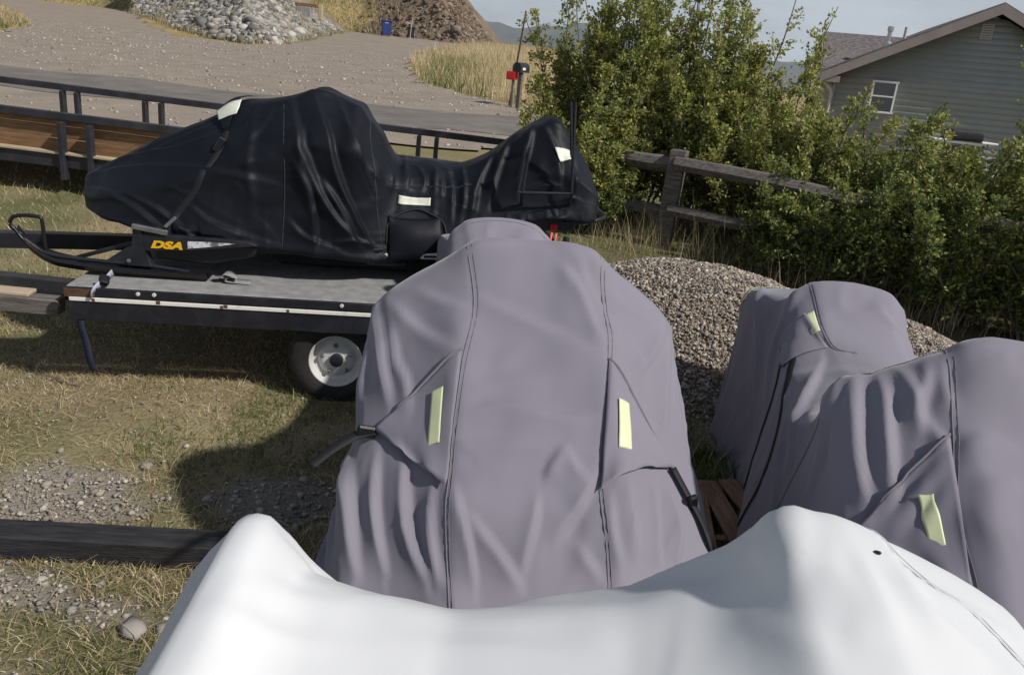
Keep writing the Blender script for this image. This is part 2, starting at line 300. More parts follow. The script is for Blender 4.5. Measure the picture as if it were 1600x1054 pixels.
def settle(g, base, n, p, exu, exv, iters, grav, floor):
    prev = p.copy(); nu, nv = g.shape[:2]; ed = (exu + exv) / 2
    Lu = np.linalg.norm(np.diff(g, axis=0), axis=-1) * exu[1:]; Lv = np.linalg.norm(np.diff(g, axis=1), axis=-1) * exv[:, 1:]
    d1 = np.linalg.norm(g[1:, 1:] - g[:-1, :-1], axis=-1) * ed[1:, 1:]; d2 = np.linalg.norm(g[1:, :-1] - g[:-1, 1:], axis=-1) * ed[1:, 1:]
    B2u = np.linalg.norm(g[2:] - g[:-2], axis=-1) * exu[1:-1]; B2v = np.linalg.norm(g[:, 2:] - g[:, :-2], axis=-1) * exv[:, 1:-1]
    def solve(a, b, Lr, k):
        d = b - a; l = np.sqrt((d * d).sum(-1)) + 1e-9; c = d * (k * .5 * (l - Lr) / l)[..., None]; a += c; b -= c
    for it in range(iters):
        v = (p - prev) * .93; prev = p.copy(); p = p + v; p[..., 2] -= grav
        for _ in range(2):
            for s in (0, 1):
                m = (nu - s) // 2 * 2; solve(p[s:s + m:2], p[s + 1:s + m:2], Lu[s:s + m:2], 1.)
                m = (nv - s) // 2 * 2; solve(p[:, s:s + m:2], p[:, s + 1:s + m:2], Lv[:, s:s + m:2], 1.)
            for s in (0, 1):
                m = (nu - s) // 2 * 2; solve(p[s:s + m:2, :-1], p[s + 1:s + m:2, 1:], d1[s:s + m:2], .35); solve(p[s:s + m:2, 1:], p[s + 1:s + m:2, :-1], d2[s:s + m:2], .35)
            for s in (0, 1, 2, 3):                                              # bending: keep fine crumples away
                a = p[s:-2:4]; b = p[s + 2::4][:len(a)]; a = a[:len(b)]; solve(a, b, B2u[s::4][:len(a)], BEND)
                a = p[:, s:-2:4]; b = p[:, s + 2::4]; k = min(a.shape[1], b.shape[1]); solve(a[:, :k], b[:, :k], B2v[:, s::4][:, :k], BEND)
            sd = ((p - base) * n).sum(-1); hit = sd < 0; p = p - n * np.minimum(sd, 0)[..., None]; p[..., 2] = np.maximum(p[..., 2], floor)
            p[[0, -1]] = g[[0, -1]]; p[:, [0, -1]] = g[:, [0, -1]]               # elastic hem
        p = p - np.where(hit, .5, 0.)[..., None] * (p - prev)                   # friction where it lies on the machine
    return p
BEND = .10
def drape(g, exu, exv, iters=(150, 60), grav=.0012, floor=.03, seed=0, amp=.006, folds=(), props=(), depth=0.):
    """let the fabric settle over the machine: first on every second thread, then on all"""
    n = outn(g); ff = fold_field(g, folds); base = g + n * (ff - hollow(g, props, depth) * (1 - np.clip(ff / .02, 0, 1)))[..., None]
    nu, nv = g.shape[:2]; U, V = np.meshgrid(np.arange(nu) / nu, np.arange(nv) / nv, indexing='ij')
    p = g + n * (.004 + ff + amp * (fnoise(U, V, 7, seed, 3) + .6 * fnoise(U, V, 17, seed + 50, 3)))[..., None]
    c = (slice(None, None, 2),) * 2
    q = settle(g[c], base[c], n[c], p[c].copy(), exu[c], exv[c], iters[0], grav, floor)
    p = refine(q, 2)[:nu, :nv]; return settle(g, base, n, p, exu, exv, iters[1], grav * .4, floor)
def sample(g, u, v):
    """points of a finished (twice refined) cover at fractional thread coordinates"""
    nu, nv = g.shape[:2]; u = np.asarray(u, float) * 2; v = np.asarray(v, float) * 2; u = np.clip(np.asarray(u, float), 0, nu - 1.001); v = np.clip(np.asarray(v, float), 0, nv - 1.001)
    i = u.astype(int); j = v.astype(int); a = (u - i)[..., None]; b = (v - j)[..., None]
    return (g[i, j] * (1 - a) + g[i + 1, j] * a) * (1 - b) + (g[i, j + 1] * (1 - a) + g[i + 1, j + 1] * a) * b
def outn(g):
    n = normals(g); 
    if ((g - g.mean(axis=(0, 1))) * n).sum() < 0: n = -n
    return n
def refine(g, k=2):
    nu, nv = g.shape[:2]; g = catmull(g, 0, np.linspace(0, nu - 1, (nu - 1) * k + 1)); g = catmull(np.swapaxes(g, 0, 1), 0, np.linspace(0, nv - 1, (nv - 1) * k + 1))
    return np.swapaxes(g, 0, 1)
def smoothgrid(g, n=1):
    for _ in range(n):
        q = g.copy(); q[1:-1, 1:-1] = .5 * g[1:-1, 1:-1] + .125 * (g[2:, 1:-1] + g[:-2, 1:-1] + g[1:-1, 2:] + g[1:-1, :-2]); g = q
    return g
def cover_obj(name, g, mat, parent):
    r = g; nu, nv = r.shape[:2]; f = gridfaces(nu, nv)
    o = link(name, npmesh(name, r.reshape(-1, 3), f, True), mat, parent)
    md = o.modifiers.new('cloth', 'SOLIDIFY'); md.thickness = .003; md.offset = -1; return o
def crisp(g, creases=(), seams=(), seed=0, fine=.0016, small=70, amp=.0045):
    """finish a settled cover: double its threads, lay in crisp tension folds (gentle on one side, steep on the other) and pucker it along the seams"""
    g = refine(g, 2); n = outn(g); nu, nv = g.shape[:2]; h = np.zeros((nu, nv)); flat = g
    rng = np.random.default_rng(seed + 100); cu_, cv_ = (nu + 1) // 2, (nv + 1) // 2; extra = []
    for k in range(small):                                                      # many short faint wrinkles, lying every way
        a, b = rng.uniform(4, cu_ - 5), rng.uniform(4, cv_ - 5); t = rng.uniform(0, np.pi); l = rng.uniform(3, 9); d_ = np.array([np.cos(t), np.sin(t)]) * l; m_ = np.array([-d_[1], d_[0]]) * rng.uniform(-.25, .25)
        extra.append(([(a - d_[0], b - d_[1]), (a + m_[0], b + m_[1]), (a + d_[0], b + d_[1])], amp * rng.uniform(.4, 1.3), .022, .008))
    for path, A, wa, wb in list(creases) + extra:
        P = smooth_path([(a, b, 0) for a, b in path], 5); q = sample(g, P[:, 0], P[:, 1]); qn = sample(n, P[:, 0], P[:, 1]); d = np.full((nu, nv), 9.); sg = np.zeros((nu, nv)); tt = np.zeros((nu, nv)); m = len(q) - 1
        lo = q.min(0) - .25; hi = q.max(0) + .25; sel = np.all((flat > lo) & (flat < hi), axis=-1); G_ = flat[sel]; dd = np.full(len(G_), 9.); ss = np.zeros(len(G_)); t2 = np.zeros(len(G_))
        for i in range(m):
            e = q[i + 1] - q[i]; t = np.clip(((G_ - q[i]) @ e) / (e @ e + 1e-9), 0, 1); r_ = G_ - q[i] - t[:, None] * e; l = np.linalg.norm(r_, axis=1); k = l < dd; dd[k] = l[k]; ss[k] = np.sign(r_[k] @ np.cross(e, qn[i])); t2[k] = (i + t[k]) / m
        pr = np.where(ss > 0, np.exp(-dd / wa), np.exp(-(dd / wb) ** 2) * 1.25 - .25 * np.exp(-(dd / (2.6 * wb)) ** 2)); pr = np.where(ss > 0, np.minimum(pr, 1 - .5 * np.exp(-dd / .006)+.5*np.exp(-dd/.006)), pr)
        h[sel] += A * pr * np.clip(np.sin(np.pi * (.03 + .94 * t2)), 0, 1) ** .7 * np.clip(1.6 - dd / .14, 0, 1)
    U, V = np.meshgrid(np.arange(nu) / nu, np.arange(nv) / nv, indexing='ij'); h += fine * (fnoise(U, V, 26, seed, 3) + 1.6 * np.maximum(fnoise(U + .3 * V, V, 11, seed + 9, 3), 0) ** 1.5)
    for path in seams:
        P = smooth_path([(a, b, 0) for a, b in path], 8); q = sample(g, P[:, 0], P[:, 1]); sl_ = np.concatenate([[0], np.cumsum(np.linalg.norm(np.diff(q, axis=0), axis=1))]); d = np.full((nu, nv), 9.); al = np.zeros((nu, nv)); lo = q.min(0) - .14; hi = q.max(0) + .14; sel = np.all((flat > lo) & (flat < hi), axis=-1); G_ = flat[sel]; dd = np.full(len(G_), 9.); aa = np.zeros(len(G_))
        for i in range(len(q) - 1):
            e = q[i + 1] - q[i]; L_ = np.linalg.norm(e) + 1e-9; t = np.clip(((G_ - q[i]) @ e) / L_ ** 2, 0, 1); l = np.linalg.norm(G_ - q[i] - t[:, None] * e, axis=1); k = l < dd; dd[k] = l[k]; aa[k] = sl_[i] + t[k] * L_
        ph = aa * 150 + 3.5 * vnoise(aa * 9, aa * 0, 1, seed + 3) + dd * 18; am = np.clip(.5 + vnoise(aa * 7, aa * 0 + 5, 1, seed + 4), 0, 1.4); h[sel] += .0022 * am * np.sin(ph) * np.exp(-dd / .035) - .003 * np.exp(-(dd / .006) ** 2)
    return smoothgrid(g + n * h[..., None], 1)
def strip(name, g, path, width, mat, parent, off=.003, n=6, thick=.002, pathsmooth=True):
    """a ribbon (seam, webbing) that follows the cover along grid coordinates"""
    P = smooth_path([(a, b, 0) for a, b in path], n) if pathsmooth else np.array([(a, b, 0) for a, b in path], float)
    N = outn(g); c = sample(g, P[:, 0], P[:, 1]); nn = sample(N, P[:, 0], P[:, 1]); T = np.gradient(c, axis=0); T /= np.linalg.norm(T, axis=1, keepdims=True) + 1e-9
    S = np.cross(T, nn); S /= np.linalg.norm(S, axis=1, keepdims=True) + 1e-9; w = np.array([-.5, -.25, 0, .25, .5]); h = np.array([0, 1, 1, 1, 0])
    v = c[:, None] + S[:, None] * (w * width)[None, :, None] + nn[:, None] * (off * .3 + h * off)[None, :, None]
    return link(name, npmesh(name, v.reshape(-1, 3), gridfaces(len(c), 5), True), mat, parent)
def patch(name, g, quad, mat, parent, off=.003, n=(8, 16), bulge=None):
    """a piece of tape or a flap laid on the cover: quad of four grid coordinates, corner order around"""
    a, b, c, d = [np.array(q, float) for q in quad]; s = np.linspace(0, 1, n[0])[:, None, None]; t = np.linspace(0, 1, n[1])[None, :, None]
    uv = (a * (1 - s) + b * s) * (1 - t) + (d * (1 - s) + c * s) * t; N = outn(g); q = sample(g, uv[..., 0], uv[..., 1]); nn = sample(N, uv[..., 0], uv[..., 1])
    k = off if bulge is None else off + bulge(s, t)
    o = link(name, npmesh(name, (q + nn * k).reshape(-1, 3), gridfaces(*n), True), mat, parent)
    md = o.modifiers.new('cloth', 'SOLIDIFY'); md.thickness = .0015; md.offset = -1; return o
def half(zt, a, za, b, zb, c, zc, e, ze):
    h = [(e, ze), (c, zc), (b, zb), (a, za)]; return [(-x, z) for x, z in h] + [(0, zt)] + h[::-1]

# a two-up snowmobile under its cover, nose towards -Y, top of the windshield at Y = 0
SLED = [(-1.12, half(.16, .12, .155, .22, .14, .25, .12, .27, .09)),
        (-1.07, half(.36, .19, .35, .38, .29, .43, .2, .45, .09)),
        (-.94, half(.50, .22, .49, .47, .39, .54, .24, .57, .09)),
        (-.72, half(.71, .23, .70, .51, .55, .60, .32, .64, .09)),
        (-.46, half(.94, .235, .93, .52, .73, .61, .42, .67, .09)),
        (-.20, half(1.14, .235, 1.13, .53, .93, .61, .5, .67, .09)),
        (-.02, half(1.32, .20, 1.31, .485, 1.10, .575, .6, .66, .09)),
        (.12, half(1.30, .18, 1.28, .48, 1.095, .565, .6, .65, .09)),
        (.36, half(1.02, .17, 1.0, .44, .88, .53, .5, .62, .09)),
        (.66, half(.91, .15, .90, .38, .79, .45, .45, .55, .09)),
        (1.02, half(.90, .15, .89, .33, .80, .40, .45, .43, .09)),
        (1.28, half(1.0, .15, .99, .28, .89, .33, .5, .38, .09)),
        (1.46, half(1.125, .16, 1.105, .265, 1.0, .31, .55, .35, .09)),
        (1.62, half(1.065, .17, 1.045, .28, .96, .31, .55, .35, .09)),
        (1.86, half(1.00, .20, .98, .305, .92, .325, .5, .345, .09)),
        (2.06, half(.94, .18, .92, .29, .86, .315, .5, .34, .09)),
        (2.14, half(.6, .18, .58, .29, .5, .33, .3, .36, .09)),
        (2.17, half(.16, .12, .155, .22, .14, .25, .12, .27, .09))]
def slack(g, top, side, zs=(.35, .95)):
    """how much longer the fabric is than the body: taut over the top, looser lower down"""
    t = np.clip((zs[1] - g[..., 2]) / (zs[1] - zs[0]), 0, 1); return top + (side - top) * t

NU, NV = 133, 157
g0 = loft(SLED, NU, NV)
PROPS = [(.07, [(0, 0, 1.325), (.19, 0, 1.315)]), (.10, [(.483, .03, 1.10)]), (.07, [(.23, -.2, 1.13), (.23, -.7, .70), (.2, -1.05, .40)]), (.12, [(0, -1.07, .36), (.4, -1.05, .28)]),
         (.12, [(.52, -.46, .73), (.5, -.7, .55)]), (.12, [(.57, -.1, .5), (.6, -.5, .35)]), (.12, [(0, .7, .90), (0, 1.05, .90)]), (.08, [(0, 1.46, 1.13), (.2, 1.46, 1.1)]), (.10, [(.29, 1.7, .95), (.30, 2.03, .88)]), (.1, [(0, 2.06, .94)])]
G1 = drape(g0, slack(g0, 1.006, 1.02), slack(g0, 1.006, 1.025), iters=(90, 30), seed=3, folds=[], props=PROPS, depth=.022)
G2 = drape(g0, slack(g0, 1.006, 1.02), slack(g0, 1.008, 1.03), iters=(90, 30), seed=11, folds=[], props=PROPS, depth=.026)
T1 = Matrix.Translation((.045, 2.82, 0)) @ Matrix.Rotation(rad(6.0), 4, 'Z')
T2 = Matrix.Translation((1.49, 2.27, -.05)) @ Matrix.Rotation(rad(-1.8), 4, 'Z') @ Matrix.Rotation(rad(3.0), 4, 'Y')

# the black-covered machine on the flatbed: nose at Y = 0, deck at z = .63
def hb(zt, a, b, zb, c, zc, e, ze): return half(zt, a, zt - .015, b, zb, c, zc, e, ze)
BLK = [(-.06, hb(1.09, .03, .05, 1.06, .06, 1.02, .06, 1.0)),
       (-.02, hb(1.12, .10, .20, 1.05, .25, 1.0, .25, .97)),
       (.12, hb(1.22, .14, .33, 1.08, .41, .98, .42, .96)),
       (.32, hb(1.34, .16, .40, 1.14, .49, .98, .50, .93)),
       (.56, hb(1.46, .17, .44, 1.22, .52, 1.0, .53, .905)),
       (.78, hb(1.57, .19, .46, 1.30, .54, 1.02, .54, .89)),
       (1.00, hb(1.63, .20, .47, 1.40, .55, 1.05, .55, .875)),
       (1.20, hb(1.69, .19, .46, 1.46, .55, 1.06, .55, .865)),
       (1.40, hb(1.63, .19, .46, 1.44, .54, 1.06, .54, .855)),
       (1.53, hb(1.50, .17, .40, 1.33, .47, 1.05, .49, .83)),
       (1.64, hb(1.34, .15, .30, 1.24, .40, 1.03, .43, .84)),
       (1.82, hb(1.31, .14, .26, 1.20, .37, 1.02, .40, .86)),
       (2.00, hb(1.32, .14, .26, 1.20, .37, 1.04, .39, .92)),
       (2.16, hb(1.40, .14, .27, 1.26, .36, 1.08, .38, .99)),
       (2.34, hb(1.55, .15, .29, 1.36, .36, 1.16, .37, 1.08)),
       (2.52, hb(1.63, .15, .30, 1.42, .36, 1.22, .37, 1.13)),
       (2.64, hb(1.54, .15, .31, 1.38, .36, 1.2, .36, 1.12)),
       (2.76, hb(1.38, .14, .28, 1.28, .33, 1.18, .33, 1.10)),
       (2.82, hb(1.22, .08, .15, 1.18, .18, 1.14, .18, 1.10))]
gb0 = loft(BLK, 111, 171)
PROPSB = [(.10, [(0, -.02, 1.12), (.1, 0, 1.1)]), (.08, [(0, .8, 1.57), (.15, .8, 1.56)]), (.07, [(.18, 1.2, 1.68), (.46, 1.22, 1.46)]), (.06, [(.18, 1.4, 1.62), (.45, 1.38, 1.44)]), (.10, [(.5, .5, .9), (.54, 1.0, .9), (.53, 1.4, .9)]),
          (.08, [(0, 1.8, 1.31), (.25, 1.85, 1.2)]), (.08, [(0, 2.52, 1.63), (.15, 2.5, 1.6)]), (.1, [(.3, 2.7, 1.25)])]
GB = drape(gb0, slack(gb0, 1.008, 1.025, (.95, 1.5)), slack(gb0, 1.010, 1.02, (.95, 1.5)), iters=(90, 30), seed=21, floor=.70, folds=[], props=PROPSB, depth=.022)
# black machine frame: x to the right along the flatbed, y across it
# the white-covered machine right in front of the camera, in yard coordinates
def ws(y, pts): return (y, pts)
WHT = [(-.95, [(-.38, .10), (-.38, .14), (-.36, .19), (-.34, .22), (-.3, .25), (-.2, .27), (0, .28), (.15, .28), (.26, .27), (.34, .26), (.4, .23), (.43, .18), (.45, .14), (.45, .1)]),
       (-.90, [(-.45, .10), (-.43, .3), (-.40, .5), (-.35, .6), (-.3, .65), (-.2, .68), (0, .70), (.15, .70), (.27, .69), (.36, .66), (.43, .58), (.48, .42), (.52, .25), (.52, .1)]),
       (-.3, [(-.60, .10), (-.52, .3), (-.46, .55), (-.38, .67), (-.32, .72), (-.22, .76), (0, .78), (.2, .78), (.32, .77), (.42, .73), (.5, .63), (.57, .48), (.63, .28), (.65, .1)]),
       (.35, [(-.74, .10), (-.66, .4), (-.58, .66), (-.48, .80), (-.41, .83), (-.30, .84), (-.05, .83), (.2, .85), (.38, .88), (.52, .90), (.64, .86), (.80, .7), (.90, .4), (.92, .1)]),
       (.75, [(-.76, .10), (-.69, .48), (-.595, .80), (-.49, .94), (-.425, .945), (-.33, .91), (-.06, .89), (.22, .92), (.40, .98), (.50, 1.02), (.64, 1.02), (.90, .93), (1.05, .55), (1.08, .1)]),
       (1.02, [(-.77, .10), (-.70, .5), (-.59, .85), (-.475, 1.005), (-.41, 1.005), (-.325, .94), (-.06, .915), (.25, .965), (.43, 1.035), (.505, 1.10), (.63, 1.11), (.91, 1.02), (1.09, .6), (1.12, .1)]),
       (1.22, [(-.78, .10), (-.70, .5), (-.56, .89), (-.455, 1.08), (-.405, 1.075), (-.345, .965), (-.06, .93), (.26, .985), (.435, 1.065), (.50, 1.18), (.61, 1.185), (.92, 1.06), (1.08, .6), (1.12, .1)]),
       (1.30, [(-.77, .10), (-.69, .48), (-.555, .87), (-.45, 1.055), (-.405, 1.05), (-.345, .94), (-.06, .90), (.26, .96), (.435, 1.045), (.50, 1.17), (.61, 1.175), (.90, 1.04), (1.05, .58), (1.1, .1)]),
       (1.42, [(-.74, .10), (-.66, .44), (-.55, .76), (-.44, .90), (-.38, .90), (-.30, .84), (-.06, .80), (.12, .86), (.22, .875), (.48, .97), (.6, .97), (.82, .86), (.95, .48), (.98, .1)]),
       (1.52, [(-.66, .10), (-.58, .38), (-.49, .62), (-.40, .72), (-.34, .73), (-.26, .72), (-.05, .70), (.14, .72), (.3, .72), (.46, .75), (.58, .74), (.74, .64), (.84, .36), (.86, .1)]),
       (1.62, [(-.58, .10), (-.52, .28), (-.45, .44), (-.38, .5), (-.32, .53), (-.24, .55), (-.02, .56), (.16, .56), (.3, .56), (.44, .55), (.55, .52), (.66, .44), (.73, .26), (.75, .1)]),
       (1.68, [(-.40, .10), (-.4, .13), (-.38, .16), (-.35, .175), (-.3, .185), (-.2, .2), (0, .2), (.18, .2), (.3, .195), (.4, .185), (.47, .17), (.5, .15), (.52, .12), (.52, .1)])]
gw0 = loft(WHT, 131, 121, .7)
GW = drape(gw0, slack(gw0, 1.004, 1.03, (.3, .85)), slack(gw0, 1.005, 1.03, (.3, .85)), iters=(70, 30), seed=31, amp=.003, folds=[], depth=0)
# settled on coarse threads; crisp() then lays in the folds seen on each cover, given in thread coordinates
CR1 = [([(44,56),(44,47),(44,40)],.0319,.05,.0126),([(46,50),(46,45),(47,42),(47,38)],.0232,.04,.0108),([(43,54),(40,46),(35,42)],.0232,.06,.018),([(50,53),(54,49),(57,47)],.0145,.05,.018),([(46,54),(50,47),(55,42)],.0174,.05,.018),([(35,42),(36,32),(35,23)],.0435,.06,.0162),([(41,36),(40,29),(40,22)],.0319,.04,.0126),([(45,33),(45,26),(47,20)],.0435,.06,.0144),([(50,29),(49,24),(49,19)],.029,.035,.0108),([(36,37),(19,45),(19,36)],.0261,.05,.018),([(58,48),(63,46),(69,44),(75,42)],.0225,.07,.0216),([(69,52),(72,49),(75,44)],.0315,.07,.013),([(71,53),(73,50),(75,48)],.0202,.05,.0115),([(56,35),(62,36),(69,35),(74,35)],.0202,.06,.0144),([(54,32),(61,32),(70,32)],.0135,.05,.0144),([(57,38),(63,39),(68,39)],.009,.05,.0144),([(67,29),(68,30),(70,32)],.0225,.03,.0072),([(70,32),(72,30),(74,29)],.018,.03,.0072),([(53,28),(54,24),(55,19)],.036,.04,.0101),([(55,25),(59,22),(63,19)],.036,.05,.0101),([(66,27),(65,24),(63,20)],.0225,.04,.0101),([(75,30),(72,26),(68,23)],.0225,.05,.0115),([(72,23),(75,21),(77,20)],.018,.03,.0086),([(86,53),(84,47),(80,41)],.0203,.05,.0126),([(87,52),(87,45),(87,37)],.0203,.05,.0162),([(76,51),(80,51),(85,53)],.0145,.05,.0162),([(89,46),(91,40),(93,36)],.0203,.05,.018),([(77,46),(81,45),(83,41)],.0116,.05,.018),([(80,30),(81,26),(82,22)],.029,.04,.0126),([(85,32),(86,27),(87,23)],.0319,.045,.0126),([(89,32),(91,28),(91,24)],.029,.04,.0126),([(77,28),(78,24),(80,21)],.0174,.035,.0108)]
SEAMS1 = [[(59,62),(58,54),(58,47),(56,41),(54.2,35),(52.3,28),(50.6,19),(49.5,10)],[(73,62),(74,54),(75.7,47),(76,42),(75.6,34),(75.6,28),(78,20),(80,10)],[(56,42),(48.5,40),(41,38)],[(76,42),(83,38),(89,34)]]
CR2 = [([(57,109),(50,107),(42,107),(34,101)],.027,.05,.0162),([(58,126),(44,115),(31,110)],.027,.05,.018),([(55,94),(48,84),(37,70)],.033,.05,.0144),([(48,58),(43,54),(34,55)],.03,.05,.0144),([(49,58),(45,51),(43,44)],.051,.07,.0162),([(50,55),(48,49),(46,43)],.036,.04,.0126),([(52,55),(52,51),(51,48)],.027,.04,.0126),([(55,55),(53,52),(51,50)],.024,.035,.0108),([(52,50),(53,47),(53,46)],.018,.03,.0108),([(56,55),(55,52),(55,49)],.015,.03,.0108),([(58,96),(56,100),(55,104)],.015,.04,.0144),([(70,106),(74,103),(81,103)],.012,.05,.018),([(56,51),(60,52),(62,53)],.015,.08,.027),([(55,45),(57,46),(61,45)],.012,.06,.018),([(54,42),(57,42),(60,42)],.012,.05,.018),([(45,41),(49,43),(53,45)],.021,.05,.0126),([(46,39),(50,41),(53,43)],.012,.04,.0126),([(42,83),(36,77),(30,70)],.03,.05,.0162)]
SEAMS2 = [[(60,66),(57,57),(55.4,51),(54,46),(51.6,40),(51,34),(50,24),(49,10)],[(73,62),(75.5,48),(75.6,32),(79,12)],[(57.5,110),(57.2,105),(57,100),(58,95.5),(62,94)],[(56,56),(50,57),(43,58),(35,66),(22,70)]]
CRB = [([(70,2),(79,25),(85,45),(89,61)],.0225,.07,.018),([(63,5),(72,27),(71,44)],.0175,.05,.0144),([(85,7),(97,23),(108,36),(105,54)],.03,.07,.0162),([(90,19),(98,31),(108,43),(106,52)],.0225,.05,.0144),([(94,37),(100,45),(104,60)],.02,.05,.0126),([(71,21),(68,34),(67,43)],.015,.04,.0144),([(63,61),(82,67),(94,74),(102,83)],.045,.08,.0162),([(64,67),(78,72),(90,78),(100,87)],.0425,.07,.0144),([(64,73),(78,79),(84,87)],.0325,.05,.0144),([(84,65),(92,69),(109,71)],.0325,.06,.0144),([(87,71),(91,75),(100,81)],.04,.06,.0144),([(67,53),(83,53),(97,54)],.0175,.08,.027),([(97,63),(101,68),(104,77)],.0225,.04,.0108),([(73,66),(82,66),(89,68)],.0175,.05,.0162),([(102,75),(100,80),(99,88)],.0225,.03,.0108),([(64,58),(73,55),(78,51)],.0125,.06,.018),([(70,92),(74,94),(80,94)],.0175,.03,.009),([(65,98),(72,99),(78,99)],.0175,.03,.009),([(65,102),(72,104),(78,103)],.02,.03,.009),([(65,107),(73,109),(80,109)],.02,.03,.009),([(64,111),(77,112),(92,112)],.0225,.035,.0108),([(59,115),(78,116),(93,114)],.0225,.035,.0108),([(86,96),(83,102),(87,109)],.01,.03,.0108),([(63,126),(77,120),(94,117)],.03,.06,.0144),([(58,134),(73,127),(91,122)],.0275,.06,.0144),([(60,139),(76,135),(92,132)],.0375,.06,.0144),([(66,141),(77,144),(92,145)],.025,.04,.0126),([(90,135),(89,141),(90,145)],.02,.04,.0126),([(77,147),(85,150),(95,150)],.02,.04,.0126),([(98,143),(94,147),(93,152)],.015,.03,.0108)]
SEAMSB = [[(50,59),(59,59),(83,62),(104,62),(109,62)],[(60,82),(75,85),(87,89),(100,92),(109,93)],[(79,91),(75,101),(75,110),(76,118)]]
CRW = [([(37,87),(36,87),(35,85),(36,80)],.0272,.05,.018),([(40,85),(43,88),(47,89)],.0085,.06,.018),([(39,81),(43,84),(48,85)],.0085,.06,.018),([(38,80),(42,81),(47,82)],.0102,.06,.018),([(78,86),(81,92),(76,84)],.0136,.025,.009),([(81,90),(78,84),(77,83)],.0119,.025,.009),([(77,86),(76,85)],.0119,.025,.009),([(83,84),(84,82),(87,80)],.0204,.05,.0144),([(84,88),(84,84),(91,83)],.017,.05,.0144),([(80,85),(79,83),(80,82)],.0102,.05,.018),([(55,85),(59,85),(64,85)],.0051,.05,.018),([(81,84),(81,82),(82,80)],.0102,.06,.018),([(69,89),(71,87),(73,86)],.0068,.04,.0126),([(50,83),(57,83),(63,82)],.0068,.08,.027),([(73,83),(76,80),(78,78)],.0085,.08,.027)]
SEAMSW = [[(90,104),(89,95),(84,88),(84.5,85),(91,80),(94,70),(95,50)]]
G1 = crisp(G1, CR1, SEAMS1, 3); G2 = crisp(G2, CR2, SEAMS2, 11); GB = crisp(GB, CRB, SEAMSB, 21); GW = crisp(GW, CRW, SEAMSW, 31, .0014, 60, .0035)
GBX = np.stack([GB[..., 1], -GB[..., 0], GB[..., 2]], -1)                       # nose to the left: x along the flatbed, y across it
# END COVERS

# ------------------------------------------------------------------ the covered machines
def place(name, label, Mx): o = thing(name, label, 'snowmobile', group='covered snowmobiles'); o.matrix_world = Mx; return o
def lift(k): return lambda s, t: k * np.maximum(s, t) ** 2 * (1 + .35 * np.sin(9 * s + 5 * t))
def seam(g, path, parent, mat, w=.0045):
    """a raised seam with its row of stitches beside it"""
    o = strip('seam', g, path, w, mat, parent, .002); k = np.array(path, float); strip('stitching', g, [(a + .55, b) for a, b in k], .002, mat, o, .0014)
    return o
def web(name, pts, w, mat, parent, normal=(0, -1, 0), curve=6):
    """flat webbing through free points"""
    P = smooth_path(pts, curve); T = np.gradient(P, axis=0); T /= np.linalg.norm(T, axis=1, keepdims=True); S = np.cross(T, np.array(normal, float)); S /= np.linalg.norm(S, axis=1, keepdims=True) + 1e-9
    v = np.stack([P - S * w / 2, P, P + S * w / 2], 1); o = link(name, npmesh(name, v.reshape(-1, 3), gridfaces(len(P), 3), True), mat, parent)
    md = o.modifiers.new('t', 'SOLIDIFY'); md.thickness = .003; return o
def plast(g, u, v, off=.0): return sample(g, np.array([u]), np.array([v]))[0] + sample(outn(g), np.array([u]), np.array([v]))[0] * off

S1 = place('covered_snowmobile', 'snowmobile under a taut grey cover facing the camera, left of the gravel pile', T1)
C1 = cover_obj('cover', G1, m_grey, S1)
for p_ in SEAMS1[:2]: seam(G1, p_, C1, m_seam_g)
seam(G1, [(50, 107), (56, 107.5), (66, 108), (76, 107.5), (82, 107)], C1, m_seam_g)
FL1 = [(56, 42), (41.5, 38), (46, 33.3), (52.3, 28)]; FR1 = [(76, 42), (89, 34.6), (82.5, 32), (75.8, 27.8)]
for fl in (FL1, FR1):
    f_ = patch('flap', G1, fl, m_grey, C1, .005, (22, 22), lift(.016)); strip('piping', G1, [fl[0], tuple((np.array(fl[0]) + np.array(fl[1])) / 2), fl[1]], .007, m_seam_g, f_, .011)
patch('reflective_tape', G1, [(51.3, 38.6), (53.1, 38.4), (51.9, 32.6), (49.9, 32.9)], m_tape, C1, .0135, (8, 20)); patch('reflective_tape', G1, [(77.4, 37.6), (79.2, 37.8), (80.1, 32.8), (77.9, 32.4)], m_tape, C1, .0135, (8, 20))
tip = plast(G1, 41.5, 38, .012); st = web('strap', [tip, tip + (-.06, -.02, -.012), tip + (-.13, -.06, -.045), tip + (-.19, -.10, -.085)], .032, m_strap, C1, (0, -.5, 1))
box('buckle', m_blackplastic, tip + (-.03, -.01, 0), (.06, .02, .04), st, (0, .2, .2), .006)
tip = plast(G1, 89, 34.6, .014); st = web('strap', [tip] + [plast(G1, u, v, .012) for u, v in ((92, 32.6), (94.5, 31), (97, 28.5), (101, 27))], .026, m_strap, C1, (.6, -.7, .3))
box('buckle', m_blackplastic, plast(G1, 93, 32, .016), (.03, .02, .06), st, (.2, -.3, .2), .006)

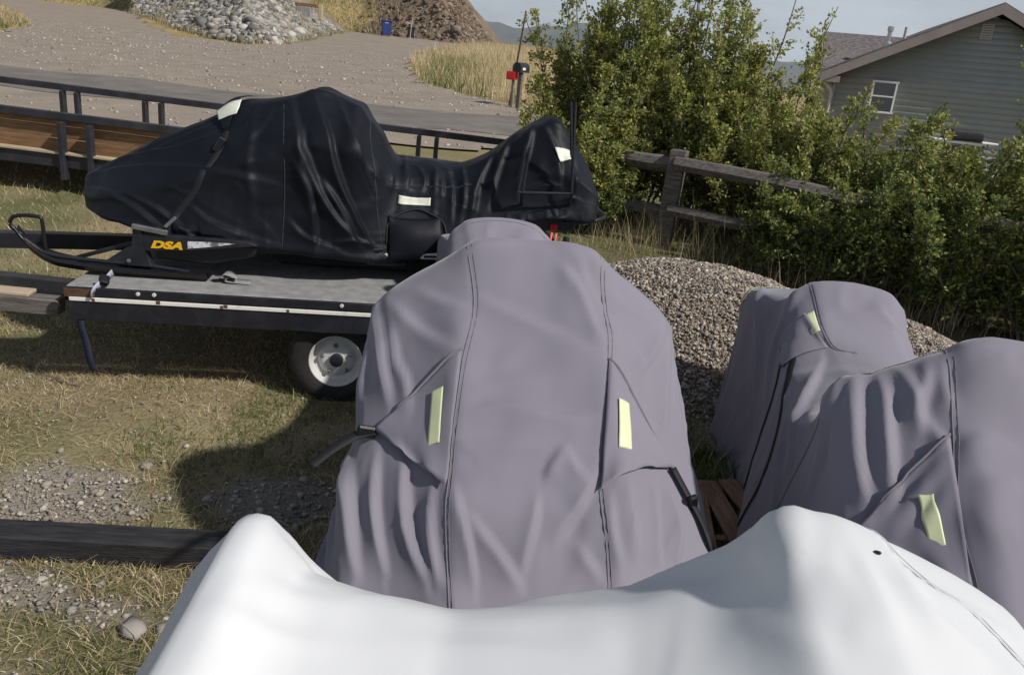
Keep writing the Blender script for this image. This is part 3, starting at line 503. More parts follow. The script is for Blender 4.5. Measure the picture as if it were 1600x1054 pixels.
S2 = place('covered_snowmobile', 'snowmobile under a grey cover at the right edge, seat dip and hump behind its hood', T2)
C2 = cover_obj('cover', G2, m_grey, S2)
for p_ in SEAMS2: seam(G2, p_, C2, m_seam_g)
f_ = patch('flap', G2, [(54, 47), (41, 42), (44.5, 38), (51, 34)], m_grey, C2, .005, (22, 22), lift(.018)); strip('piping', G2, [(54, 47), (47.5, 44.5), (41, 42)], .007, m_seam_g, f_, .011)
patch('reflective_tape', G2, [(48.6, 42.6), (50.4, 42.2), (49.8, 38.0), (48.0, 38.2)], m_tape, C2, .0130, (8, 20)); patch('reflective_tape', G2, [(55, 104), (56.7, 104), (56.6, 99.5), (54.8, 99.5)], m_tape, C2, .006, (8, 14)); patch('reflective_tape', G2, [(49, 124), (58, 126), (57.5, 128), (48, 127)], m_tape, C2, .005, (16, 8))
f_ = patch('flap', G2, [(57, 96), (55, 104), (47, 104), (46.5, 96)], m_grey, C2, .004, (18, 18), lift(.012)); strip('piping', G2, [(46.5, 96), (47, 100), (47, 104)], .006, m_seam_g, f_, .012)
strip('strap', G2, [(49, 103), (45, 100), (40, 98), (30, 98), (16, 96), (3, 95)], .034, m_strap, C2, .005); strip('strap', G2, [(50, 98), (48, 94), (43, 88), (34, 85), (18, 85), (3, 84)], .034, m_strap, C2, .005)

TB = Matrix.Translation((-2.45, 4.52, 0)) @ Matrix.Rotation(rad(7.5), 4, 'Z')
TS = TB @ Matrix.Translation((-.03, .30, .005)) @ Matrix.Diagonal((1.055, 1.0, 1.0, 1.0))
SB = place('covered_snowmobile', 'snowmobile under a black cover, standing on the flatbed trailer', TS)
CB = cover_obj('cover', GBX, m_black, SB)
for p_ in SEAMSB: seam(GBX, p_, CB, m_seam_k, .005)
patch('reflective_tape', GBX, [(79.8, 97), (79.6, 106), (82.6, 106), (82.8, 97)], m_tape_w, CB, .006, (14, 8))
f_ = patch('flap', GBX, [(55, 41), (55, 52), (72, 46.6), (71.6, 45.6)], m_black, CB, .008, (16, 16), lambda s, t: .03 * t * (1 - t) + .008); patch('reflective_tape', GBX, [(64.5, 43.4), (64, 50), (68, 49), (68, 44.2)], m_tape_w, f_, .026, (14, 8))
st = strip('strap', GBX, [(72, 46), (78, 45), (89, 40), (98, 34), (108, 30)], .034, m_strap, CB, .005); box('buckle', m_blackplastic, plast(GBX, 77, 45.2, .014), (.04, .03, .09), st, (0, .5, 0), .006)
patch('reflective_tape', GBX, [(75, 143.5), (73.5, 148), (78, 148), (81, 144.5)], m_tape_w, CB, .008, (8, 8))
patch('pouch', GBX, [(88, 94), (88, 109), (107, 111), (107, 94)], m_black, CB, .006, (20, 16), lambda s, t: .05 * np.sin(np.pi * s) ** .7 * np.sin(np.pi * t) ** .6); strip('piping', GBX, [(98, 93.5), (90, 94.5), (84, 102), (89, 109), (98, 111)], .007, m_seam_k, CB, .008)
# what shows of the machine below its cover (x along the flatbed from the nose, y across it, z above the yard)
prism('belly_pan', m_blackplastic, [(.28, .93), (.45, .80), (.8, .74), (1.35, .74), (1.6, .80), (1.6, .95), (.4, 1.0)], -.40, .40, SB, .01)
prism('track', m_rubber, [(1.0, .64), (2.3, .64), (2.62, .78), (2.62, .86), (2.5, .92), (1.0, .90), (.88, .78)], -.22, .22, SB, .01)
for sy in (-.5, .5):
    rb = box('running_board', m_rim, (1.85, sy * .82, .80), (.82, .10, .035), SB, (0, -.06, 0), .006)
    for k in range(5): box('slot', m_blackplastic, (-.28 + k * .14, -.0505 if sy < 0 else .0505, 0), (.07, .004, .014), rb, bev=0)
tube('side_rail', m_rim, [(1.18, -.46, .86), (1.28, -.47, .80), (1.42, -.46, .76), (1.56, -.44, .755)], .014, SB, 8, 5)
prism('foot_well', m_blackplastic, [(1.5, .72), (1.72, .72), (1.72, .84), (1.64, .92), (1.5, .92)], -.43, -.36, SB, .006); lathe('bolt', m_steel, [(0, 0), (.012, 0), (.012, .006), (0, .006)], SB, 10, (1.60, -.432, .79), (rad(90), 0, 0))
tl = prism('tail_section', m_blackplastic, [(2.2, .95), (2.66, .98), (2.74, 1.10), (2.2, 1.12)], -.30, .30, SB, .012)
box('tail_light', m_red, (2.50, -.313, 1.07), (.075, .02, .035), SB, bev=.006); box('reflector', m_red, (2.55, -.313, 1.00), (.04, .02, .04), SB, bev=.005)
tube('rear_bumper', m_blackmetal, [(2.5, -.28, 1.02), (2.72, -.30, 1.04), (2.86, -.2, 1.06), (2.88, 0, 1.06), (2.86, .2, 1.06), (2.72, .30, 1.04)], .013, SB, 8, 4)
for a, b in (((2.31, -.43, 1.21), (2.61, -.43, 1.225)), ((2.61, -.43, 1.225), (2.575, -.43, 1.74)), ((2.585, -.43, 1.45), (2.55, -.43, 1.74)), ((2.31, -.43, 1.21), (2.33, -.43, 1.47)), ((2.335, -.43, 1.22), (2.352, -.43, 1.47)), ((2.61, -.43, 1.225), (2.62, -.30, 1.07)), ((2.33, -.43, 1.21), (2.36, -.29, 1.06))):
    tube('rack_tube', m_blackmetal, [a, ((np.array(a) + np.array(b)) / 2), b], .0085, SB, 8)
def ski(sy):
    k = thing_part('ski', SB)
    prof = smooth_path([(-.24, 0, .83), (-.19, 0, .76), (-.09, 0, .69), (.05, 0, .662), (.3, 0, .648), (.62, 0, .642), (.70, 0, .648)], 6)
    wv = .075 * np.clip((prof[:, 0] + .30) * 4, .35, 1); prof[:, 1] = sy
    v = np.stack([prof + [0, s * 1, 0] * np.ones((len(prof), 1)) * wv[:, None] + [0, 0, h] for s, h in ((-1, .018), (-.75, .03), (-.3, .012), (.3, .012), (.75, .03), (1, .018), (.7, -.012), (-.7, -.012), (-1, .018))], 1)
    o = link('ski', npmesh('ski', v.reshape(-1, 3), gridfaces(len(prof), 9), True), m_blackplastic, SB)
    tube('ski_loop', m_blackplastic, [(-.22, sy, .81), (-.265, sy, .855), (-.255, sy, .90), (-.20, sy, .915), (-.13, sy, .912), (-.115, sy, .89), (-.112, sy, .80), (-.108, sy, .71)], .0105, o, 8, 6)
    tube('ski_rib', m_blackmetal, [(-.20, sy - .02, .79), (-.1, sy - .02, .72), (.06, sy - .02, .70), (.3, sy - .02, .69), (.42, sy - .02, .685), (.6, sy - .02, .665)], .012, o, 6, 5)
    lathe('bolt', m_steel, [(0, 0), (.011, 0), (.011, .006), (0, .007)], o, 10, (.31, sy - .045, .715), (rad(90), 0, 0))
    return o
def thing_part(n, p): return None
for sy in (-.61, .58):
    ski(sy)
    prism('spindle', m_blackmetal, [(.27, .68), (.42, .68), (.38, .78), (.375, .90), (.33, .91), (.325, .78)], sy - .03, sy + .03, SB, .004)
    bar('steering_plate', m_steel, (.33, sy - .035, .905), (.50, sy - .02, .875), .03, .028, SB); bar('tie_rod_end', m_steel, (.48, sy, .90), (.53, sy + .03, .955), .018, .018, SB)
    bar('lower_arm', m_blackmetal, (.02, sy + .05, .69), (.33, sy + .05, .80), .022, .022, SB)
    arm = prism('trailing_arm', m_blackmetal, [(.36, .765), (.36, .865), (.9, .855), (.95, .835), (.62, .79)], sy - .025, sy + .025, SB, .003)
    prism('side_skirt', m_blackplastic, [(.42, .72), (.42, .77), (.62, .785), (.95, .83), (.92, .76), (.68, .70)], sy + .03, sy + .10, SB, .006)
    if sy < 0:
        cv = bpy.data.curves.new('lettering', 'FONT'); cv.body = 'DSA'; cv.size = .062; cv.shear = .3; cv.extrude = .0012; cv.offset = .0035; cv.space_character = 1.05
        tmp = bpy.data.objects.new('tmp', cv); COL.objects.link(tmp); bpy.context.view_layer.update()
        me = bpy.data.meshes.new_from_object(tmp.evaluated_get(bpy.context.evaluated_depsgraph_get())); bpy.data.objects.remove(tmp)
        lt = link('lettering', me, m_yellow, arm); lt.location = (.415, sy - .0285, .792); lt.rotation_euler = (rad(90), 0, 0); lt.scale = (1.28, .86, 1)
        prism('decal', m_decal_w, [(.598, .797), (.598, .838), (.70, .842), (.84, .842), (.74, .82)], sy - .0272, sy - .0255, arm)
tube('front_bumper', m_blackmetal, [(.36, -.3, .86), (.10, -.30, .86), (-.02, -.2, .93), (-.06, 0, .98), (-.02, .2, .93), (.1, .3, .86), (.36, .3, .86)], .012, SB, 8, 5)

SW = place('covered_snowmobile', 'snowmobile under a smooth white cover in the foreground, two bumps raising it', Matrix.Identity(4))
CW = cover_obj('cover', GW, m_white, SW)
seam(GW, SEAMSW[0], CW, M('white_thread', (.52, .53, .55), .8), .004)
lathe('vent_hole', m_blackplastic, [(0, .0015), (.003, .0015), (.005, .002), (.0065, .0), (.005, -.002)], CW, 14, plast(GW, 82.5, 84.5, .002), (rad(-35), rad(20), 0))

# ------------------------------------------------------------------ flatbed trailer under the black machine
FT = thing('flatbed_trailer', 'low black flatbed trailer with grey carpeted deck and white edge stripe', 'trailer'); FT.matrix_world = TB
X0, X1, E0, E1 = .05, 2.72, -.60, 1.75
box('deck', m_carpet, ((X0 + X1) / 2, (E0 + E1) / 2 + .015, .612), (X1 - X0, E1 - E0 - .03, .03), FT, bev=.006)
for ye in (E0, E1): bar('edge_frame', m_blackmetal, (X0, ye, .606), (X1, ye, .606), .022, .046, FT); bar('lower_rail', m_blackmetal, (X0 + .02, ye + .012, .505), (X1, ye + .012, .505), .05, .10, FT)
es = bar('edge_stripe', m_whitepaint, (X0 + .03, E0 - .014, .569), (X1, E0 - .014, .569), .010, .021, FT, .002)
for k in range(5): box('paint_chip', m_rust, (-1.2 + k * .22 + .1 * (k % 3), -.0055, .004 * (k % 2)), (.014 + .006 * (k % 2), .002, .016), es, bev=0)
box('corner_plate', m_rust, (X0 + .08, E0 - .012, .600), (.15, .01, .045), FT, bev=.002)
for ye, xx in ((E0, .42), (E0, .50), (E0, 1.46)): lathe('bolt', m_rim, [(0, 0), (.011, 0), (.010, .006), (0, .008)], FT, 12, (xx, ye - .011, .612), (rad(90), 0, 0))
for xx in (.08, .75, 1.43, 2.1, 2.69): bar('crossmember', m_blackmetal, (xx, E0 + .04, .535), (xx, E1 - .04, .535), .05, .09, FT)
bar('axle', m_blackmetal, (1.43, E0 + .1, .275), (1.43, E1 - .1, .275), .05, .05, FT)
def wheel(parent, x, y, z, R, w, side, rimmat, nuts=5):
    t = lathe('wheel', m_rubber, [(R * .56, -w * .42), (R * .72, -w * .5), (R * .9, -w * .47), (R * .985, -w * .36), (R, -w * .2), (R * .985, -w * .18), (R, -w * .12), (R, w * .12), (R * .985, w * .18), (R, w * .2), (R * .985, w * .36), (R * .9, w * .47), (R * .72, w * .5), (R * .56, w * .42)], parent, 48, (x, y, z), (rad(90) * side, 0, 0))
    r = R * .57; h = w * .42
    lathe('rim', rimmat, [(r, h * .9), (r * 1.03, h), (r * .97, h * 1.02), (r * .90, h * .8), (r * .86, h * .35), (r * .70, h * .28), (r * .60, h * .5), (r * .45, h * .55), (r * .30, h * .55), (r * .29, h * .60), (r * .24, h * .60)], t, 40)
    lathe('hub', m_blackmetal, [(r * .25, h * .4), (r * .25, h * .85), (r * .2, h * .9), (0, h * .9)], t, 20)
    for k in range(nuts):
        a = 2 * math.pi * k / nuts + .4; lathe('lug_nut', m_steel, [(r * .085, h * .5), (r * .085, h * .68), (r * .05, h * .74), (0, h * .74)], t, 6, (r * .55 * math.cos(a), r * .55 * math.sin(a), 0))
    return t
wheel(FT, 1.43, -.47, .268, .262, .19, 1, m_rim); wheel(FT, 1.43, 1.62, .268, .262, .19, -1, m_rim)
bar('tongue', m_blackmetal, (-1.15, -.36, .60), (.08, -.36, .535), .09, .10, FT); bar('tongue', m_blackmetal, (-1.15, .35, .60), (.1, .9, .53), .09, .10, FT)
bar('tongue_board', m_greywood, (-1.0, -.47, .52), (-.02, -.47, .478), .10, .085, FT); bar('tongue_board', m_plank_l, (-1.0, -.45, .572), (-.17, -.45, .537), .10, .02, FT)
st = web('tie_down_strap', [(.19, -.60, .585), (.20, -.625, .61), (.215, -.60, .635), (.235, -.55, .655), (.26, -.50, .69)], .045, m_pale, FT, (1, 0, 0)); box('ratchet', m_blackplastic, (.238, -.56, .662), (.05, .06, .035), st, (.5, .3, .4), .008)
web('strap_tail', [(.12, -.60, .5), (.125, -.61, .42), (.14, -.605, .34), (.155, -.61, .24), (.165, -.60, .17)], .035, m_bluestrap, FT, (0, 1, 0))
web('carpet_curl', [(.93, -.33, .63), (.85, -.335, .634), (.80, -.335, .642), (.785, -.34, .662), (.80, -.34, .678), (.83, -.34, .672), (.86, -.335, .655)], .09, m_carpet, FT, (0, 0, 1), 8)
for k, (xx, yy) in enumerate(((2.60, -.42), (2.625, -.43))): web('rear_strap', [(xx, yy + .1, 1.03), (xx - .03, yy + .02, .85), (xx - .07, yy - .05, .64)], .012, m_redstrap, FT, (0, 1, 0))
bar('rear_post', m_blackmetal, (2.64, -.40, .60), (2.68, -.36, 1.02), .03, .03, FT)

# ------------------------------------------------------------------ big black trailer behind, with plank sides
RT = thing('utility_trailer', 'long black steel trailer with plank sides, parked beyond the flatbed', 'trailer', (-3.4, 8.1, .27), (rad(2.6), rad(1.6), 0))
XL, XR = -4.6, 3.6; W2 = 2.1
for nm, yy in (('n', 0), ('f', W2)):
    xr = 2.9 if nm == 'n' else XR
    bar('top_rail', m_railmetal, (XL, yy, .735), (xr, yy, .735), .06, .075, RT, .006); bar('bottom_rail', m_railmetal, (XL, yy, .30), (xr, yy, .30), .09, .13, RT, .006)
    d = .36 if nm == 'n' else .0
    for xx in ([-3.7, -3.44, -1.23, -.95, 1.0, 1.26] if nm == 'n' else [-3.66, -3.50, -2.42, -2.24, -1.4, -1.2, -.4, -.2, .9, 1.1, 2.0, 2.22, 3.4]):
        bar('post', m_railmetal, (xx, yy - (.055 if nm == 'n' else 0), .12 if nm == 'n' else .34), (xx, yy - (.055 if nm == 'n' else 0), .69), .085, .05, RT, .005, up=(1, 0, 0))
    for q, (z0, m_) in enumerate(((.40, m_plank), (.535, m_plank), (.645, m_plank))):
        if nm == 'n': bar('side_plank', m_, (XL + .02, yy + .055, z0 + .035), (xr - .05, yy + .055, z0 + .035), .035, (.125, .118, .085)[q], RT, .004)
    bar('edge_board', m_plank_l, (XL, yy - .02 if nm == 'n' else yy + .02, .378), (xr, yy - .02 if nm == 'n' else yy + .02, .378), .10, .022, RT, .003)
for k in range(11): bar('deck_plank', m_plank, (XL + .05, .14 + k * .182, .335), (XR - .1, .14 + k * .182, .335), .17, .035, RT, .004)
prism('ramp_plate', m_railmetal, [(1.35, .36), (1.75, .36), (1.42, .70), (1.35, .70)], W2 - .02, W2 + .02, RT)
for xx in (-.4, .45): wheel(RT, xx, -.16, .05, .33, .2, 1, m_rim); wheel(RT, xx, W2 + .16, .14, .33, .2, -1, m_rim)
bar('tongue', m_railmetal, (XL - 1.3, W2 / 2, .25), (XL + .1, .2, .28), .08, .11, RT); bar('tongue', m_railmetal, (XL - 1.3, W2 / 2, .25), (XL + .1, W2 - .2, .28), .08, .11, RT)

# ------------------------------------------------------------------ timber and pallet on the ground
tb = bar('timber', m_beam, (-2.75, 2.50, .055), (-.78, 2.655, .05), .125, .10, None, .008); tag(tb, 'black painted square timber lying on the stony ground', 'timber')
PL = thing('pallet', 'brown wooden pallet on the ground between the two grey covers', 'pallet', (1.02, 3.0, .0), (0, 0, rad(10)))
for k in range(6): box('slat', m_palletwood, (-.30 + k * .155, 0, .115 + .002 * (k % 2)), (.10, .92, .018), PL, (0, 0, rad(-16 if k == 1 else (-5 if k == 2 else 0))), .003, jit=.002, seed=k)
for yy in (-.42, 0, .42): box('stringer', m_palletwood, (.09, yy, .060), (.95, .04, .088), PL, bev=.003)
for k in range(3): box('bottom_slat', m_palletwood, (-.30 + k * .38, 0, .0085), (.10, .92, .016), PL, bev=.002)

# ------------------------------------------------------------------ loose stones and grass of the yard
GROUND = bpy.data.objects['ground']; RNG = np.random.default_rng(7)
def ico():
    t = (1 + 5 ** .5) / 2; v = np.array([(-1, t, 0), (1, t, 0), (-1, -t, 0), (1, -t, 0), (0, -1, t), (0, 1, t), (0, -1, -t), (0, 1, -t), (t, 0, -1), (t, 0, 1), (-t, 0, -1), (-t, 0, 1)], float); v /= np.linalg.norm(v[0])
    f = np.array([(0, 11, 5), (0, 5, 1), (0, 1, 7), (0, 7, 10), (0, 10, 11), (1, 5, 9), (5, 11, 4), (11, 10, 2), (10, 7, 6), (7, 1, 8), (3, 9, 4), (3, 4, 2), (3, 2, 6), (3, 6, 8), (3, 8, 9), (4, 9, 5), (2, 4, 11), (6, 2, 10), (8, 6, 7), (9, 8, 1)]); return v, f
ICO_V, ICO_F = ico(); OCT_V = np.array([(1, 0, 0), (-1, 0, 0), (0, 1, 0), (0, -1, 0), (0, 0, 1), (0, 0, -1)], float); OCT_F = np.array([(0, 2, 4), (2, 1, 4), (1, 3, 4), (3, 0, 4), (2, 0, 5), (1, 2, 5), (3, 1, 5), (0, 3, 5)])
def rots(n):
    q = RNG.normal(size=(n, 4)); q /= np.linalg.norm(q, axis=1, keepdims=True); w, x, y, z = q.T
    return np.stack([np.stack([1 - 2 * (y * y + z * z), 2 * (x * y - z * w), 2 * (x * z + y * w)], -1), np.stack([2 * (x * y + z * w), 1 - 2 * (x * x + z * z), 2 * (y * z - x * w)], -1), np.stack([2 * (x * z - y * w), 2 * (y * z + x * w), 1 - 2 * (x * x + y * y)], -1)], 1)
def stone_cols(n, kind):
    pal = {'yard': [(.36, .33, .295), (.28, .255, .235), (.44, .40, .36), (.23, .215, .205), (.34, .29, .24)], 'pile': [(.32, .28, .23), (.21, .18, .15), (.48, .43, .37), (.12, .105, .09), (.26, .22, .18), (.38, .31, .25)], 'rip': [(.30, .285, .265), (.20, .19, .175), (.40, .385, .36), (.13, .125, .115), (.26, .235, .205)]}[kind]
    return np.array(pal)[RNG.integers(0, len(pal), n)] * RNG.uniform(.75, 1.2, (n, 1))
def stones_mesh(name, P, size, kind, V=OCT_V, Fc=OCT_F, flat=.65):
    n = len(P); k = len(V); s = size[:, None, None] * RNG.uniform(.55, 1.15, (n, 1, 3)) * RNG.uniform(.72, 1.2, (n, k, 1))
    v = np.einsum('nij,nkj->nki', rots(n), V[None] * s); v[..., 2] *= flat; v += P[:, None]
    f = (Fc[None] + (np.arange(n) * k)[:, None, None]).reshape(-1, 3); return npmesh(name, v.reshape(-1, 3), f, False, np.repeat(stone_cols(n, kind), k, 0))
def scatter(n, x0, x1, y0, y1, dens):
    x = RNG.uniform(x0, x1, n); y = RNG.uniform(y0, y1, n); k = RNG.random(n) < dens(x, y); return x[k], y[k]
# small stones: too many to count
x, y = scatter(42000, -3.6, 1.3, 1.3, 4.6, lambda x, y: bare(x, y) * .85 + .05); sz = RNG.gamma(1.8, .0033, len(x)) + .0025
tag(link('gravel', stones_mesh('gravel', np.stack([x, y, gz(x, y) + sz * .2 + .004], -1), sz, 'yard'), m_stone), 'loose grey gravel on the bare patches of the yard', 'gravel', kind='stuff')
protos = []
for k in range(7):
    v = ICO_V * RNG.uniform(.72, 1.15, (12, 1)) * np.array([1, RNG.uniform(.65, .95), RNG.uniform(.45, .7)]); c = stone_cols(1, 'yard')[0]; protos.append(npmesh('stone', v, ICO_F, False, np.repeat(c[None], 12, 0))); protos[-1].materials.append(m_stone)
x, y = scatter(5200, -3.2, 1.2, 1.5, 4.3, lambda x, y: np.clip(bare(x, y) - .35, 0, 1) * .16); x, y = x[:150], y[:150]
for k in range(len(x)):
    s = float(RNG.gamma(4, .0030) + .008); o = link('stone', protos[k % 7], None, GROUND); o.location = (x[k], y[k], float(gz(x[k], y[k])) + s * .12); o.scale = (s, s, s); o.rotation_euler = (0, 0, float(RNG.uniform(0, 6.3)))
for sx, sy, s in ((-1.16, 2.2, .062), (-1.62, 3.28, .04), (-1.02, 2.86, .034), (-1.95, 3.05, .03), (-.9, 3.3, .03)):
    o = link('stone', protos[int(s * 1000) % 7], None, GROUND); o.location = (sx, sy, s * .3); o.scale = (s, s, s * .8); o.rotation_euler = (0, 0, sx * 9)

def blades(name, P, h, w, lean, cols, seed=0, seg=3, flat=0.):
    """grass blades as tapered bent strips"""
    n = len(P); r = np.random.default_rng(seed); a = r.uniform(0, 2 * np.pi, n); d = np.stack([np.cos(a), np.sin(a), 0 * a], -1); b = r.uniform(0, 2 * np.pi, n); s = np.stack([np.cos(b), np.sin(b), 0 * b], -1)
    t = np.linspace(0, 1, seg + 1); pts = []
    for q in t:
        c = P + d * (lean * h * q ** 1.6)[:, None]; c[:, 2] += h * q * np.sqrt(np.clip(1 - (lean * .6) ** 2, .02, 1)) * (1 - flat * q)
        wd = (w * (1 - q) + .0004)[:, None]; pts += [c - s * wd, c + s * wd]
    v = np.stack(pts, 1); k = 2 * (seg + 1); f = np.array([(2 * i, 2 * i + 1, 2 * i + 3, 2 * i + 2) for i in range(seg)]); f = (f[None] + (np.arange(n) * k)[:, None, None]).reshape(-1, 4)
    return npmesh(name, v.reshape(-1, 3), f, True, np.repeat(cols, k, 0))
def grass_cols(n, green):
    g = np.array([(.11, .16, .04), (.15, .18, .055), (.085, .13, .038), (.19, .20, .07)]); d = np.array([(.60, .50, .30), (.68, .59, .40), (.47, .38, .23), (.55, .44, .25), (.35, .27, .17)])
    k = RNG.random(n) < green; return np.where(k[:, None], g[RNG.integers(0, 4, n)], d[RNG.integers(0, 5, n)]) * RNG.uniform(.7, 1.25, (n, 1))
def greenness(x, y):
    g = fnoise(x, y, 1.1, 60) * .9 + .25
    for cx, cy, rx, ry, a in ((-1.1, 3.55, .55, .22, .7), (-1.25, 3.25, .18, .3, .8), (.95, 4.0, .5, .7, .9), (-.9, 4.0, .4, .25, .5), (-1.35, 1.95, .3, .25, .5)): g = g + a * np.exp(-((x - cx) / rx) ** 2 - ((y - cy) / ry) ** 2)
    return np.clip(g, 0, .95)
def keep(x, y): return ~((np.abs(x - .05) < .58) & (y > 1.9) & (y < 4.7)) & ~((x > 1.12) & (x < 2.05) & (y < 4.4)) & ~((x > -.7) & (x < 1.0) & (y < 1.65))
x, y = scatter(190000, -4.2, 1.6, 1.35, 5.4, lambda x, y: (1 - bare(x, y)) * np.clip(.55 + fnoise(x, y, 2.4, 70), .05, 1) * keep(x, y)); n = len(x); g = greenness(x, y)
h = RNG.gamma(3.5, .0052, n) * (1 + .9 * g) + .005
tag(link('grass', blades('grass', np.stack([x, y, gz(x, y)], -1), h, RNG.uniform(.0010, .0022, n), RNG.uniform(.3, 1.4, n), grass_cols(n, g), 1), m_blade), 'short patchy yard grass, half green and half dried', 'grass', kind='stuff')
x, y = scatter(42000, -4.2, 1.3, 1.35, 5.2, lambda x, y: np.clip(.75 - bare(x, y) * .35 - greenness(x, y) * .6, .06, 1) * keep(x, y)); n = len(x)
tag(link('straw', blades('straw', np.stack([x, y, gz(x, y) + .012], -1), RNG.gamma(4, .013, n) + .02, RNG.uniform(.0009, .0018, n), RNG.uniform(1.2, 1.6, n), grass_cols(n, .03), 2, 3, .75), m_blade), 'dead straw lying on the grass', 'straw', kind='stuff')
x = RNG.normal(.92, .16, 2600); y = RNG.normal(3.75, .35, 2600); n = len(x)
tag(link('weed_patch', blades('weed_patch', np.stack([x, y, gz(x, y)], -1), RNG.gamma(4, .022, n) + .02, RNG.uniform(.002, .005, n), RNG.uniform(.3, 1.2, n), grass_cols(n, .9), 8), m_blade), 'lush green weeds at the foot of the gravel pile', 'weeds', kind='stuff')
x, y = scatter(70000, -9, 2.2, 5.3, 12.4, lambda x, y: np.clip(.5 + fnoise(x, y, 1.2, 71), .08, 1)); n = len(x)
tag(link('rough_grass', blades('rough_grass', np.stack([x, y, gz(x, y)], -1), RNG.gamma(4, .011, n) + .01, RNG.uniform(.0018, .0035, n), RNG.uniform(.3, 1.3, n), grass_cols(n, np.clip(greenness(x, y) + .1, 0, 1)), 3), m_blade), 'rough dry grass around the trailers', 'grass', kind='stuff')
x, y = scatter(26000, .4, 5.5, 6.2, 10.5, lambda x, y: (np.abs(y - (9.0 - .47 * x) - .1) < .9) * .8 * np.clip(.5 + fnoise(x, y, 2, 73), .05, 1)); n = len(x)
tag(link('fence_weeds', blades('fence_weeds', np.stack([x, y, gz(x, y)], -1), RNG.gamma(3, .07, n) + .04, RNG.uniform(.0018, .0032, n), RNG.uniform(.1, .8, n), grass_cols(n, .35) * .8, 4, 4), m_blade), 'tall thin weeds and dead stalks along the fence', 'weeds', kind='stuff')

# ------------------------------------------------------------------ gravel pile
GP = thing('gravel_pile', 'heap of small brown and white gravel beside the rail fence', 'pile', (1.35, 5.55, float(gz(1.35, 5.55))))
def pile_h(x, y):
    """two tipped cones running together"""
    def cone(cx, cy, r, hh, sx=1.): d = np.hypot((x - cx) * sx, y - cy) + .06 * fnoise(x, y, 1.6, 80); return hh * np.clip(1.0 - d / r, 0, 1) ** .92 * (1 - .22 * np.exp(-(d / .35) ** 2))
    k = 12.; hs = [cone(-.25, .05, 1.42, .92), cone(.15, .18, 1.38, .90), cone(1.35, .35, 1.15, .58), cone(-.45, .4, 1.1, .7)]
    return np.log(sum(np.exp(k * h_) for h_ in hs) / len(hs)) / k + .012 * fnoise(x, y, 5, 81)
px_ = np.linspace(-1.8, 2.7, 90); py_ = np.linspace(-1.6, 1.9, 70)
m_pile = M('fine_gravel', (.14, .115, .09), .95, (.38, .32, .26), 60, lo=.4, hi=.62, bump=1., bscale=70, bdist=.02)
gridmesh('mound', px_, py_, lambda x, y: pile_h(x, y) - .03, m_pile, parent=GP)
x = RNG.uniform(-1.75, 2.6, 90000); y = RNG.uniform(-1.55, 1.2, 90000); hh = pile_h(x, y); k = (hh > .02) & (RNG.random(90000) < np.where(hh > .05, .9, .35)); x, y, hh = x[k], y[k], hh[k]
tag(link('pebbles', stones_mesh('pebbles', np.stack([x, y, hh - .028 + .012], -1), RNG.gamma(3, .0024, len(x)) + .004, 'pile', flat=.8), m_stone, GP), kind='stuff')

# ------------------------------------------------------------------ split-rail fence
FN = thing('rail_fence', 'weathered grey split-rail fence running in front of the hedge', 'fence', (1.46, 8.28, float(gz(1.46, 8.28))))
def rail(a, b, r, seed):
    P = smooth_path([a, tuple((np.array(a) * .66 + np.array(b) * .34) + (0, 0, .012)), tuple((np.array(a) * .3 + np.array(b) * .7) + (0, 0, -.014)), b], 5); v, f = tube_geo(P, r, 7); rr = np.random.default_rng(seed)
    ang = np.tile(rr.uniform(.78, 1.18, 7), len(P)); c = np.repeat(P, 7, 0); v = c + (v - c) * (ang * rr.uniform(.95, 1.05, len(v)))[:, None] * np.array([1, 1, 1.0])
    m = len(P); v = np.vstack([v, P[:1], P[-1:]]); n0 = m * 7; e = np.array([(i, (i + 1) % 7, n0, n0) for i in range(7)] + [((m - 1) * 7 + i, (m - 1) * 7 + (i + 1) % 7, n0 + 1, n0 + 1) for i in range(7)]); f = np.vstack([f, e])
    bm = bmesh.new(); vs_ = [bm.verts.new(q) for q in v]
    for q in f:
        u_ = list(dict.fromkeys(q.tolist()))
        if len(u_) > 2: bm.faces.new([vs_[i] for i in u_])
    return link('rail', bm_mesh('rail', bm), m_greywood, FN)
fposts = [(0, 0), (2.35, -1.05), (4.7, -2.1), (-1.2, .6)]
for k, (fx, fy) in enumerate(fposts):
    bz = float(gz(1.46 + fx, 8.28 + fy) - gz(1.46, 8.28)); p = box('post', m_greywood, (fx + .015, fy, bz + .44), (.165, .15, 1.10), FN, (0, rad(2.0), rad(-20)), .012, 2, .008, k)
    for zz in (.88, .42): box('mortise', m_beam, (.076, -.02, zz - .44), (.022, .05, .14), p, bev=.01)
zf = lambda i, z: (fposts[i][0], fposts[i][1], float(gz(1.46 + fposts[i][0], 8.28 + fposts[i][1]) - gz(1.46, 8.28)) + z)
for q, (i, j) in enumerate(((0, 1), (1, 2), (3, 0))):
    rail(tuple(np.array(zf(i, .86)) + (0, -.05, 0)), tuple(np.array(zf(j, .84)) + (0, .02, 0)), .078, 5 + q); rail(tuple(np.array(zf(i, .40)) + (0, -.05, 0)), tuple(np.array(zf(j, .37)) + (0, .02, 0)), .062, 15 + q)

